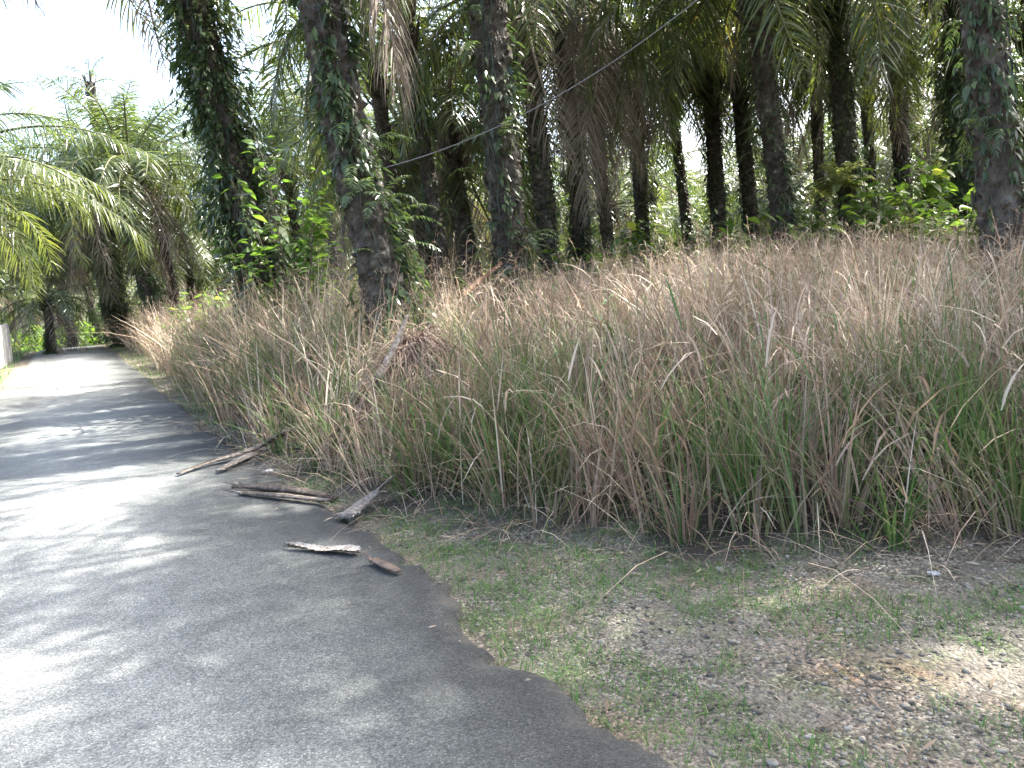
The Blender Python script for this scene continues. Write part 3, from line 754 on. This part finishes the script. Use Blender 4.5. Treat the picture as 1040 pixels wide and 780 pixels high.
# (photo column, row of the foot, depth, variant, lean, creeper, grey, dead, label, options)
NEAR = [
    (281, 315, 14.3, 1, -6.5, 'heavy', False, 1, 'palm trunk thickly wrapped in ivy-like creeper, leaning left by the road', dict(thick=1.28, zs=1.2)),
    (407, 318, 10.2, 0, -6.5, 'patchy', False, 0, 'mossy palm trunk with white lichen beside the heap of dead straw', dict(thick=1.2, zs=1.25)),
    (523, 290, 12.6, 3, -2.0, 'light', False, 0, 'dark palm trunk with fern clump above its foot, behind the fallen reddish stalk', dict(zs=1.15, crown=5, thick=1.15)),
    (1029, 260, 9.2, 2, -4.0, 'light', True, None, 'thick bare grey palm trunk at the right end of the bank', dict(thick=1.0, zs=1.3, crown=5)),
    (564, 270, 18., 1, -3.0, 'light', False, 1, 'slim dark palm just right of the fern-clad trunk under the cable', dict(crown=4, zs=.85)),
    (592, 268, 20., 0, -2.0, 'patchy', False, 2, 'palm draped with long grey dead fronds', dict(crown=6)),
    (486, 275, 20., 2, -4.0, None, True, 1, 'bare pale grey palm left of the dark fern-clad trunk', dict(zs=.72, crown=4)),
    (440, 275, 22., 3, -3.5, None, True, 2, 'grey palm with hanging dead fronds right of the mossy trunk', dict(zs=.66, crown=5)),
    (735, 245, 24., 3, -2.0, 'light', False, 2, 'slim palm behind the long arching sunlit frond', dict(zs=.9)),
    (766, 250, 25., 0, -2.5, 'light', False, None, 'slim dark palm with yellow leaves climbing its foot', {}),
    (805, 255, 16.5, 2, -3.5, 'light', False, None, 'black palm trunk leaning left in front of the shaded rows', {}),
    (865, 250, 18.5, 1, -2.0, 'patchy', False, 1, 'dark palm trunk carrying a pale bird-nest fern', {}),
    (923, 230, 24., 0, -1.5, 'light', False, 1, 'slim dark palm standing in yellow-green bushes', {}),
    (990, 220, 17., 3, -4.0, 'heavy', False, 0, 'dark overgrown palm just behind the thick grey trunk', {}),
    (126, 335, 36., 1, -2.5, 'heavy', False, 2, 'bulky dark palm beside the far end of the road', dict(scale=1.15, thick=1.2, zs=.66)),
    (160, 325, 33., 2, -3.0, 'patchy', False, 3, 'palm with thick pale frond stalks behind the end of the bank', dict(scale=1.1, thick=1.25, zs=.9)),
    (182, 320, 38., 0, -5.0, 'light', False, 1, 'thin leaning palm left of the creeper-wrapped trunk', {}),
    (345, 280, 34., 3, -3.5, None, True, 1, 'grey palm between the creeper-wrapped and the mossy trunk', {}),
    (310, 285, 37., 2, -4.0, 'light', False, 2, 'shaded palm behind the bright green sapling', {}),
    (414, 280, 19., 1, -4.5, None, True, None, 'thin grey palm close right of the mossy trunk', dict(thick=.7, zs=.8, crown=4)),
    (455, 278, 17.5, 0, -4.0, 'light', False, None, 'slender palm between two pale grey palms, left of the fern-clad trunk', dict(thick=.7, crown=4)),
    (540, 272, 25., 3, -2.5, 'light', False, 1, 'slender shaded palm directly behind the fern-clad trunk', dict(thick=.8, crown=6)),
    (622, 265, 23., 2, -3.0, None, True, 1, 'slim greyish palm right of the palm draped with dead fronds', dict(thick=.8, zs=1.1, crown=6)),
    (702, 252, 29., 1, -3.0, 'light', False, 1, 'thin dark palm left of the arching sunlit frond', dict(thick=.85, zs=.9, crown=6)),
    (838, 245, 26., 3, -2.0, None, True, 0, 'thin grey palm left of the palm with the bird-nest fern', dict(thick=.8, crown=6)),
    (893, 240, 29., 2, -3.0, 'light', False, 1, 'thin palm right of the bird-nest fern', dict(thick=.85, zs=1.1, crown=6)),
    (655, 262, 27., 1, -2.0, 'light', True, 2, 'palm with a curtain of drooping fronds in mid plantation', dict(crown=5)),
]
ROOT = {}
for (px, py, D, var, ln, cre, grey, dead, lab, opt) in NEAR:
    x, y = at(px, py, D)
    ROOT[px] = palm(x, y, var, (R(ln), 0), lab, None, cre, grey, dead, **opt)

# palms left of the road
LEFT = [
    (-14.6, 19.5, 2, 0, 'palm whose long arching fronds reach in above the grey fence', dict(scale=.92, zs=.82)),
    (-19.5, 33.0, 2, 2, 'short young palm with low fronds left of the road end', dict(scale=.7, zs=.5, crown=5)),
    (-24.0, 30.0, 3, 3, 'shaggy palm with a skirt of dead fronds left of the grey fence', dict(zs=.8)),
    (-26.0, 37.0, 0, 1, 'dark palm standing behind the grey fence', {}),
    (-23.5, 47.0, 3, 3, 'palm closing the view at the end of the road', dict(zs=.8)),
    (-21.2, 41.5, 1, 3, 'low dark palm at the left bend of the road', dict(zs=.85)),
    (-31.0, 43.0, 0, 3, 'dark palm between the fence and the far end of the road', dict(zs=.9)),
    (-27.5, 49.0, 1, 2, 'palm at the left of the far end of the road', dict(zs=.9)),
]
for (x, y, var, dead, lab, opt) in LEFT:
    ROOT[round(x)] = palm(x, y, var, (R(rng.normal(0, 3)), 0), lab, None, 'patchy', False, dead, **opt)
x, y = at(128, 330, 44); palm(x, y, 1, (R(-2), 0), 'tall slender palm rising against the bright sky above the road', None, 'light', True, None, zs=1.6, thick=.7, crown=4).children[1].scale = (.5, .5, .55)



def hang(key, P0, az, L, elev, bend, dead=False, **kw):
    """one more frond on a palm already standing, given in world space from its crown or trunk"""
    global rng
    root = ROOT[key]; bpy.context.view_layer.update()
    inv = root.matrix_world.inverted()
    rib, leaf = MB(), MB()
    frond(leaf if dead else rib, leaf, L, R(elev), R(az), R(bend), nl=84, ll=.8, w=.02, rb=.05, **kw)
    o = leaf.build('dead_frond' if dead else 'frond', M['dead' if dead else 'frond'], root)
    o.matrix_local = inv @ Matrix.Translation(Vector(P0))
    if not dead: rib.build('rib', M['rib'], o, True)


def headpos(key, up=0.):
    bpy.context.view_layer.update()
    c = [k for k in ROOT[key].children if k.name.startswith('crown')][0]
    return np.array(c.matrix_world.translation) + np.array([0, 0, up])


rng = np.random.default_rng(900)
# long dead frond hanging down the right side of the mossy palm, and the curtain further back
hang(407, ray(322, -190, 9.9), -20, 3.6, -68, 20, True, droop=.9, plum=.2, rnd0=.35)
for q in range(4):
    hang(592, ray(578 + 14 * q, -30 - 22 * (q % 3), 18.6 + .25 * q), rng.uniform(-140, -40), 5.8 + .5 * rng.random(), -66 - 3 * q, 20, True, droop=.9, plum=.25, rnd0=.5)
# arching fronds
h = headpos(805)
hang(805, h, 205, 4.9, 42, 105, plum=.3, rnd0=.55, droop=.7)
hang(805, h, 235, 4.6, 30, 112, plum=.3, rnd0=.65, droop=.7)
hang(805, h, 170, 4.6, 20, 105, plum=.3, rnd0=.6, droop=.7)
# curtains of long fronds hanging from the crowns in mid plantation
for key in (440, 486, 564, 455, 622, 735, 766, 702, 865, 923, 893, 838):
    h = headpos(key)
    for q in range(4):
        az = rng.uniform(150, 400)
        hang(key, h, az, rng.uniform(4.2, 5.6), rng.uniform(0, 35), rng.uniform(92, 118), plum=.3, rnd0=rng.uniform(.35, .9), droop=.9, bend_p=rng.uniform(.5, .9))
h = headpos(-15)
for az, L, el, bd in ((5, 6.2, 38, 78), (-12, 5.8, 22, 75), (20, 6.0, 12, 70), (-35, 5.6, 55, 95), (40, 5.5, 30, 90)):
    hang(-15, h, az, L, el, bd, plum=.3, rnd0=rng.uniform(.3, .6), droop=.8)
h = headpos(160)
for az, L, el, bd in ((190, 5.5, 48, 85), (230, 5.2, 25, 95), (-20, 5, 45, 100), (-70, 5, 30, 105)):
    hang(160, h, az, L, el, bd, plum=.3, rnd0=rng.uniform(.3, .6), droop=.8)

# rows deeper in the plantation
cnt = 0
tries = 0
while cnt < 100 and tries < 6000:
    tries += 1
    D = 20 + 50 * random.random() ** 1.0; px = random.uniform(-180, 1200)
    x, y = at(px, 300, D)
    u, v = x * DV[0] + y * DV[1], x * NV[0] + y * NV[1]
    if -5 < v < 3.2 and u < 58: continue
    if v < 0 and D < 42: continue
    if 13 < u < 45 and v < 13: continue
    if min(math.hypot(x - a, y - b) for a, b in palm_xy) < 4.0: continue
    palm(x, y, random.randrange(4), (R(random.gauss(-1.5, 2)), R(random.gauss(0, 2))), 'unseen palm added beside the frame to shade the clearing and road', 'palms in the rows deep in the plantation',
         random.choice(['light', 'patchy', None]), random.random() < .35, random.choice([None, 0, 1, 2]), zs=random.choice([random.uniform(.3, .5), random.uniform(.5, .75), random.uniform(.65, 1.0)]), thick=random.uniform(.85, 1.1), crown=random.choice([None, 5, 6]))
    cnt += 1

# unseen palms added beside the frame so their crowns shade the clearing and road
for (x, y, var) in [(7.4, 6.4, 0), (9.8, 9.2, 1), (12, 5.5, 0), (13, 12.5, 2), (9, 1.5, 1)]:
    palm(x, y, var, (R(-2), 0), 'unseen palm added beside the frame to shade the clearing and road', 'palms in the rows deep in the plantation', 'light', True, None, zs=1.28, crown=4 if x < 8 else 5)

# ------------------------------------------------------------------ undergrowth


def shrub_mesh(seed, h, r, n, ll, up=.3, mat='shrub'):
    global rng
    rng = np.random.default_rng(seed)
    st, lf = MB(), MB()
    ns = max(5, n // 45)
    for k in range(ns):
        az = rng.uniform(0, 6.28); rr = r * rng.uniform(.1, 1) ** .6; hh = h * rng.uniform(.45, 1.05)
        t = np.linspace(0, 1, 7)[:, None]
        e = np.array([math.cos(az), math.sin(az), 0.])
        P = e * (.06 + rr * t ** 1.4) + np.array([0, 0, hh]) * (t - .12 * t ** 3) + rng.normal(0, .03, (7, 3)) * t
        st.tube(P, .012 * (1 - t[:, 0]) + .004, n=5)
        m = n // ns
        f = rng.uniform(.3, 1, m) * 6; i0 = np.minimum(f.astype(int), 5); fr = (f - i0)[:, None]
        q = P[i0] * (1 - fr) + P[i0 + 1] * fr
        d = rng.normal(0, 1, (m, 3)) * np.array([1, 1, .35]) + e * .4 + np.array([0, 0, up])
        q = q + unit(d) * rng.uniform(0, .18, m)[:, None]
        l = ll * rng.uniform(.6, 1.3, m)
        leaf_cloud(lf, q, d, l, l * rng.uniform(.2, .32, m), np.clip(rng.normal(.5, .22, m), 0, 1), droop=.45)
    return st.mesh('stems', M['twig'], True), lf.mesh('foliage', M[mat])


SH = [shrub_mesh(400, 1.6, .9, 900, .17), shrub_mesh(401, 1.2, 1.1, 900, .15), shrub_mesh(402, 2.3, .9, 1000, .2), shrub_mesh(403, 1.5, 1.3, 1200, .13), shrub_mesh(404, 3.6, 1.1, 700, .17, mat='sapling')]


def shrub(x, y, k, s, label, group=None, name='shrub', z=None):
    o = thing(name, (x, y, tz(x, y) - .03 if z is None else z), label, 'shrub', group)
    o.scale = (s, s, s); o.rotation_euler.z = random.uniform(0, 6.28)
    link('stem', SH[k][0], o); link('foliage', SH[k][1], o)
    return o


for (px, py, D, k, s, lab, nm) in [
    (300, 300, 13.6, 4, 1.3, 'bright green sapling between the creeper-wrapped and the mossy trunk', 'sapling'),
    (905, 235, 16., 2, 1.2, 'yellow-green bush on the bank at the foot of the slim dark palm', 'shrub'),
    (962, 222, 13.5, 0, 1.35, 'leafy light green bush left of the thick grey trunk', 'shrub'),
    (600, 260, 16., 0, .95, 'broad-leaved bush at the foot of the palm draped with dead fronds', 'shrub'),
    (200, 310, 24., 2, 1.0, 'yellowish bush left of the creeper-wrapped trunk', 'shrub'),
    (425, 285, 17., 3, 1.0, 'low bush right of the mossy trunk', 'shrub'),
    (690, 250, 22., 3, 1.3, 'rounded pale green bush under the arching frond', 'shrub'),
    (770, 245, 21., 2, .9, 'upright bush between the slim dark palms', 'shrub'),
]:
    x, y = at(px, py, D); shrub(x, y, k, s, lab, None, nm)
cnt = 0
while cnt < 46:
    D = random.uniform(17, 46); px = random.uniform(-60, 1080); x, y = at(px, 290, D)
    u, v = x * DV[0] + y * DV[1], x * NV[0] + y * NV[1]
    if -3.2 < v < 2.6 or (v < 0 and D < 22): continue
    shrub(x, y, random.randrange(4), random.uniform(.8, 1.5), 'leafy bush of the undergrowth between the palm rows', 'bushes of the undergrowth'); cnt += 1

# ground layer under the palms
rng = np.random.default_rng(500)
ug = MB()
x, y = scatter(70000, -58, 58, 13, 80, lambda x, y: incone(x, y, 5) & ((bank_s(x, y) > 7) | ((vof(x, y) < -4) & (y > 24)) | ((uof(x, y) > 60))))
n = len(x); hh = rng.random(n) ** 1.1 * (1.3 + np.maximum(y - 30, 0) * .02 + .5 * noise2(x, y, 5, 71))
P = np.stack([x, y, terrain(x, y) + hh], -1); d = rng.normal(0, 1, (n, 3)) * np.array([1, 1, .4]) + np.array([0, 0, .25])
l = rng.uniform(.18, .42, n) * (1 + (y - 13) * .012)
leaf_cloud(ug, P, d, l, l * rng.uniform(.13, .26, n), np.clip(rng.normal(.5, .22, n), 0, 1))
uo = ug.build('undergrowth', M['shrub']); tag(uo, 'leafy ferns and weeds carpeting the ground under the palms', 'undergrowth', kind='stuff')

# far-off plantation that reads as one mass
fm = MB()
for k in range(1500):
    D = rng.uniform(72, 110); px = rng.uniform(-350, 1400)
    p = ray(px, 300, D); z0 = rng.uniform(.2, 4) if k % 3 == 0 else rng.uniform(2, 12.5) if rng.random() < .8 else rng.uniform(8, 15)
    if px < 210: z0 = min(z0, 9.5)
    frond(None, fm, rng.uniform(3.5, 5.5), R(rng.uniform(-10, 70)), rng.uniform(0, 6.28), R(rng.uniform(70, 130)), nl=24, ll=1.1, w=.08, p0=(p[0], p[1], tz(p[0], p[1]) + z0), K=3, rnd0=rng.uniform(.1, .8), plum=.4)
fo = fm.build('forest', M['far']); tag(fo, 'far-off mass of palm fronds closing off the plantation', 'forest', kind='stuff')

# ------------------------------------------------------------------ epiphyte fern on the palm, fallen things
rng = np.random.default_rng(600)
fe = MB()
px_, py_, D_ = 852, 190, 17.9
p = ray(px_, py_, D_)
for k in range(26):
    frond(None, fe, rng.uniform(.6, 1.15), R(rng.uniform(15, 75)), k * 2.4, R(rng.uniform(60, 130)), nl=18, ll=.16, w=.035, p0=(0, 0, 0), K=3, rnd0=rng.uniform(.6, 1), plum=.1, droop=.25)
M['fern'] = leaf_mat('fern_leaf', [(0, (.1, .15, .05)), (.6, (.17, .21, .08)), (1, (.3, .31, .14))], trans=.4, rough=.4, spec=.5, tcol=(1.6, 1.7, 1))
f_ = fe.build('fern', M['fern']); f_.location = p; tag(f_, 'pale sunlit bird-nest fern growing on a dark palm trunk', 'fern')


def stalk(mb, pts, w, th=.35, n=9, side=(0, 0, 1), rnd=.5, fray=5, frayl=.25):
    """dead frond base: flattened curved stalk whose broad end is split into strips"""
    pts = np.asarray(pts, float); t = np.linspace(0, 1, len(pts)); tt = np.linspace(0, 1, 24)
    P = np.stack([np.interp(tt, t, pts[:, c]) for c in range(3)], -1)
    for _ in range(4): P[1:-1] = (P[:-2] + 2 * P[1:-1] + P[2:]) / 4
    W = 1.3 * np.interp(tt, np.linspace(0, 1, len(w)), w) * (1 + rng.normal(0, .06, 24))
    mb.tube(P, W, n=n, flat=th, side=side, rnd=rnd)
    T = unit(P[0] - P[3]); S = unit(np.cross(T, np.array(side, float)))
    for k in range(fray):
        o = S * W[0] * (k / max(fray - 1, 1) * 2 - 1) * .9
        L_ = frayl * rng.uniform(.5, 1.2)
        q = np.linspace(0, 1, 6)[:, None]
        pp = P[2] + o + T * L_ * q + S * (o @ S) * .8 * q ** 2 + np.array([0, 0, .03]) * q * rng.normal(0, 1)
        pp[:, 2] = np.maximum(pp[:, 2], P[:, 2].min())
        mb.tube(pp, W[0] / max(fray, 1) * 1.3 * (1 - .75 * q[:, 0]), n=5, flat=.5, rnd=rnd + rng.normal(0, .3), side=side)


def rp(px, py, h=.03):
    """point lying h above the road or soil near a photo pixel"""
    p = onroad(px, py, .06)
    for _ in range(3): p = onroad(px, py, max(.065 if p[0] * NV[0] + p[1] * NV[1] < 1.7 else -1, tz(p[0], p[1])) + h)
    return p


def fallen(name, label, cat, mat, paths):
    ps = [np.array([rp(*q) for q in pth[0]]) for pth in paths]
    o = ps[0].mean(0)
    mb = MB()
    for pth, P in zip(paths, ps): stalk(mb, P - o, **pth[1])
    ob = mb.build(name, M[mat], smooth=True); ob.location = o
    return tag(ob, label, cat)


fallen('fallen_frond', 'long curved dead frond stalk reaching onto the road, farthest left', 'dead frond', 'deadwood',
       [([(290, 438, .22), (268, 452, .12), (240, 462, .05), (210, 470, .035), (181, 481, .03)], dict(w=[.045, .05, .045, .035, .02], fray=3, frayl=.2, rnd=.35))])
fallen('fallen_frond', 'shorter dead frond stalk lying just behind the long curved one', 'dead frond', 'deadwood',
       [([(268, 456, .05), (245, 466, .04), (222, 478, .03)], dict(w=[.05, .05, .03], fray=4, frayl=.15, rnd=.55))])
fallen('fallen_frond', 'dark split bark-like frond strips at the road edge', 'dead frond', 'deadwood',
       [([(238, 494, .03), (270, 494, .04), (305, 498, .04), (342, 506, .03)], dict(w=[.03, .055, .05, .03], fray=4, frayl=.2, rnd=.0)),
        ([(243, 500, .02), (285, 503, .03), (335, 508, .03)], dict(w=[.025, .035, .02], fray=2, frayl=.15, rnd=.25))])
fallen('fallen_frond', 'pale grey frond base with frayed end, propped on the straw', 'dead frond', 'deadwood',
       [([(352, 524, .03), (368, 511, .07), (384, 498, .12), (400, 483, .2)], dict(w=[.05, .045, .03, .018], th=.3, fray=6, frayl=.16, rnd=.7))])
A_, B_ = rp(366, 562, .006), rp(289, 556, .006)
ax_ = B_ - A_; ln_ = np.linalg.norm(ax_); ax_ /= ln_; sd_ = np.array([-ax_[1], ax_[0], 0.])
n = 40; t = np.linspace(0, 1, n); wd = .052 * np.interp(t, [0, .06, .3, .55, .8, 1], [.35, .9, 1, .75, .5, .12])
wl = wd * (1 + .35 * (noise2(t * 30, t * 0, 1, 3) - .5)); wr = wd * (1 + .9 * (noise2(t * 30, t * 0 + 5, 1.3, 4) - .5))
cs = np.linspace(-1, 1, 9)
off_ = np.where(cs[None] < 0, cs[None] * wl[:, None], cs[None] * wr[:, None])
zc = .008 + .02 * cs[None] ** 2 * np.interp(t, [0, .5, 1], [.9, .5, 1.2])[:, None] + .006 * np.sin(t * 9)[:, None] + .004 * rng.normal(0, 1, (n, 9)) * .5
V = A_ + ax_ * (t * ln_)[:, None, None] + sd_ * off_[..., None] + np.array([0, 0, 1.]) * zc[..., None]
i_ = np.arange(n - 1)[:, None] * 9 + np.arange(8)[None]; mb = MB()
cen = V.reshape(-1, 3).mean(0)
mb.add(V - cen, np.stack([i_, i_ + 1, i_ + 10, i_ + 9], -1), rng.random(n * 9) * .5 + .3)
mb.add(V - cen - np.array([0, 0, .006]), np.stack([i_, i_ + 9, i_ + 10, i_ + 1], -1), .2)
ob = mb.build('fallen_sheath', M['pale'], smooth=True); ob.location = cen; tag(ob, 'flat pale sheath lying on the asphalt', 'dead frond')
fallen('fallen_frond', 'small brown piece of frond stalk at the grass edge', 'dead frond', 'brownwood',
       [([(379, 568, .02), (392, 574, .025), (405, 580, .018)], dict(w=[.02, .026, .016], th=.35, fray=2, frayl=.05, rnd=.4))])
# leaning stalk in the straw heap
mb = MB(); a = ray(384, 384, 7.25); b = ray(414, 320, 7.6)
stalk(mb, np.array([a, (a + b) / 2 + np.array([.03, 0, .02]), b]) - a, w=[.026, .022, .012], fray=3, frayl=.15, side=(0, 1, 0), rnd=.4)
o = mb.build('leaning_stalk', M['deadwood'], smooth=True); o.location = a; tag(o, 'pale dead stalk leaning upright in the heap of dead straw', 'dead frond')
mb = MB(); a = ray(470, 300, 11.0); b = ray(500, 274, 11.8)
stalk(mb, np.array([a, (a + b) / 2, b + np.array([.15, .1, .1])]) - a, w=[.028, .032, .022], fray=2, frayl=.1, side=(0, 1, 0), rnd=.5)
o = mb.build('fallen_stalk', M['redwood'], smooth=True); o.location = a; tag(o, 'reddish fallen stalk leaning at the foot of the fern-clad trunk', 'dead frond')

# collapsed brown frond heap beside the mossy palm
hp = MB(); c0 = HEAP + np.array([.05, .1, 0]); zb = tz(c0[0], c0[1])
n = 4200
a0 = rng.uniform(0, 2 * np.pi, n); r0 = np.abs(rng.normal(0, .4, n)); q0 = np.exp(-(r0 / .5) ** 2) * (.6 + .8 * noise2(r0 * np.cos(a0) + 9, r0 * np.sin(a0) + 9, .3, 12))
rx, ry = r0 * np.cos(a0), r0 * np.sin(a0) * .8 - .15 * (1 - q0)
z0 = .85 * q0 * rng.uniform(.55, 1.02, n) + .04
dr = np.stack([np.cos(a0), np.sin(a0), 0 * a0], -1) * .55 + rng.normal(0, .6, (n, 3)) + np.array([.12, -.25, .15])
ll = rng.uniform(.2, .62, n)
leaf_cloud(hp, np.stack([rx, ry, z0], -1), dr, ll, rng.uniform(.002, .0075, n), np.clip(rng.normal(.45, .28, n), 0, 1), droop=.75, K=5, prof=(.6, 1, .9, .6, .1))
M['heap'] = leaf_mat('dead_brown_straw', [(0, (.11, .075, .055)), (.5, (.2, .14, .11)), (1, (.32, .25, .2))], trans=.12, rough=.75, spec=.15)
h_ = hp.build('straw_heap', M['heap']); h_.location = (c0[0], c0[1], zb); tag(h_, 'collapsed heap of brown dead straw at the foot of the mossy palm', 'dead straw')


# overhead cables
def cable(label, A, B, sag, rad):
    t = np.linspace(0, 1, 40)[:, None]
    P = A * (1 - t) + B * t - np.array([0, 0, 1.]) * sag * 4 * t * (1 - t)
    mb = MB(); mb.tube(P - A, rad, n=6)
    o = mb.build('overhead_cable', M['wire'], smooth=True); o.location = A; tag(o, label, 'cable')


cable('thin grey cable rising from the mossy palm up across the plantation', ray(392, 170, 8.85), ray(905, -190, 8.0), .55, .006)
cable('pale wire strung low between the palms beyond the road', ray(160, 200, 32.4), ray(255, 197, 12.2), .05, .012)

# grey board fence left of the road
u0, u1 = 19.0, 35.5
pv = -1.95
a = DV * u1 + NV * pv; b = DV * u0 + NV * (pv - .9)
root = thing('fence', (a[0], a[1], tz(a[0], a[1])), 'grey upright board fence at the left side of the road', 'fence')
n = 92; pl, rl = MB(), MB(); rng = np.random.default_rng(5)
for k in range(n):
    q = a + (b - a) * k / n; z = tz(q[0], q[1]) - tz(a[0], a[1])
    th = math.atan2((b - a)[1], (b - a)[0])
    Rm = np.array(Matrix.Rotation(th, 3, 'Z') @ Matrix.Rotation(rng.normal(0, .03), 3, 'Y'))
    pl.box((q[0] - a[0], q[1] - a[1], z + .72 + rng.normal(0, .02)), (.085, .011, .75), Rm, rnd=rng.random())
pl.build('board_panel', M['board'], root)
off = np.array([-(b - a)[1], (b - a)[0]]); off = off / np.linalg.norm(off)
if off @ NV > 0: off = -off
for hgt in (.45, 1.15):
    r_ = MB(); A3 = np.array([0, 0, hgt]); B3 = np.array([*(b - a), hgt + tz(*b) - tz(*a)]); o2 = np.array([*off, 0]) * .04
    r_.tube(np.linspace(A3 + o2, B3 + o2, 6), .03, n=6); r_.build('rail', M['board'], root)
for k in range(6):
    q = (b - a) * k / 5 + off * .09; z = tz(*(a + (b - a) * k / 5)) - tz(*a)
    r_ = MB(); r_.box((q[0], q[1], z + .68), (.05, .05, .74)); r_.build('post', M['board'], root)

# scraps of rubbish
for (px, py, s_, lab) in [(272, 479, .05, 'small white scrap on the road edge beside the dead stalks'), (948, 583, .025, 'crumpled white scrap on the soil below the bank')]:
    p = rp(px, py, .01); mb = MB(); t = np.linspace(-1, 1, 6)
    gx, gy = np.meshgrid(t, t); gz = .5 + .35 * rng.normal(0, 1, gx.shape)
    V = np.stack([gx * s_, gy * s_ * .6, np.maximum(gz, 0) * s_ * .5], -1)
    i = np.arange(5)[:, None] * 6 + np.arange(5)[None]
    mb.add(V, np.stack([i, i + 1, i + 7, i + 6], -1))
    V2 = V.copy(); V2[..., 2] -= .004
    mb.add(V2, np.stack([i, i + 6, i + 7, i + 1], -1))
    o = mb.build('paper_scrap', M['scrap']); o.location = p; tag(o, lab, 'litter')

# ------------------------------------------------------------------ light
SUN_AZ, SUN_EL = R(60), R(52)
sv = Vector((math.sin(SUN_AZ) * math.cos(SUN_EL), math.cos(SUN_AZ) * math.cos(SUN_EL), math.sin(SUN_EL)))
sl = bpy.data.lights.new('sun', 'SUN'); sl.energy = 4.2; sl.angle = R(.53); sl.color = (1, .97, .91)
so = bpy.data.objects.new('sun', sl); C.objects.link(so); so.rotation_euler = sv.to_track_quat('Z', 'Y').to_euler(); so.location = (0, 0, 30)
w = bpy.data.worlds.new('World'); sc.world = w; w.use_nodes = True
nt = w.node_tree; nt.nodes.clear()
sky = nt.nodes.new('ShaderNodeTexSky'); sky.sky_type = 'NISHITA'; sky.sun_disc = False; sky.sun_elevation = SUN_EL; sky.sun_rotation = SUN_AZ
sky.dust_density = 5.0; sky.air_density = 1.0; sky.ozone_density = .6
bg = nt.nodes.new('ShaderNodeBackground'); bg.inputs[1].default_value = .15
ow = nt.nodes.new('ShaderNodeOutputWorld'); nt.links.new(sky.outputs[0], bg.inputs[0]); nt.links.new(bg.outputs[0], ow.inputs[0])

cd = bpy.data.cameras.new('camera'); co = bpy.data.objects.new('camera', cd); C.objects.link(co)
cd.sensor_width = 36; cd.lens = 36 * FPX / 1040; cd.clip_end = 3000; cd.clip_start = .05
co.matrix_world = Matrix.Translation(Vector(CAM)) @ Mc
sc.camera = co
sc.view_settings.view_transform = 'Standard'; sc.view_settings.look = 'None'; sc.view_settings.exposure = 2.62; sc.view_settings.gamma = 1
sc.view_settings.use_curve_mapping = False
sc.render.engine = 'CYCLES'
sc.cycles.use_denoising = True
sc.cycles.max_bounces = 8; sc.cycles.diffuse_bounces = 4; sc.cycles.transmission_bounces = 4; sc.cycles.transparent_max_bounces = 4
sc.cycles.sample_clamp_indirect = 6
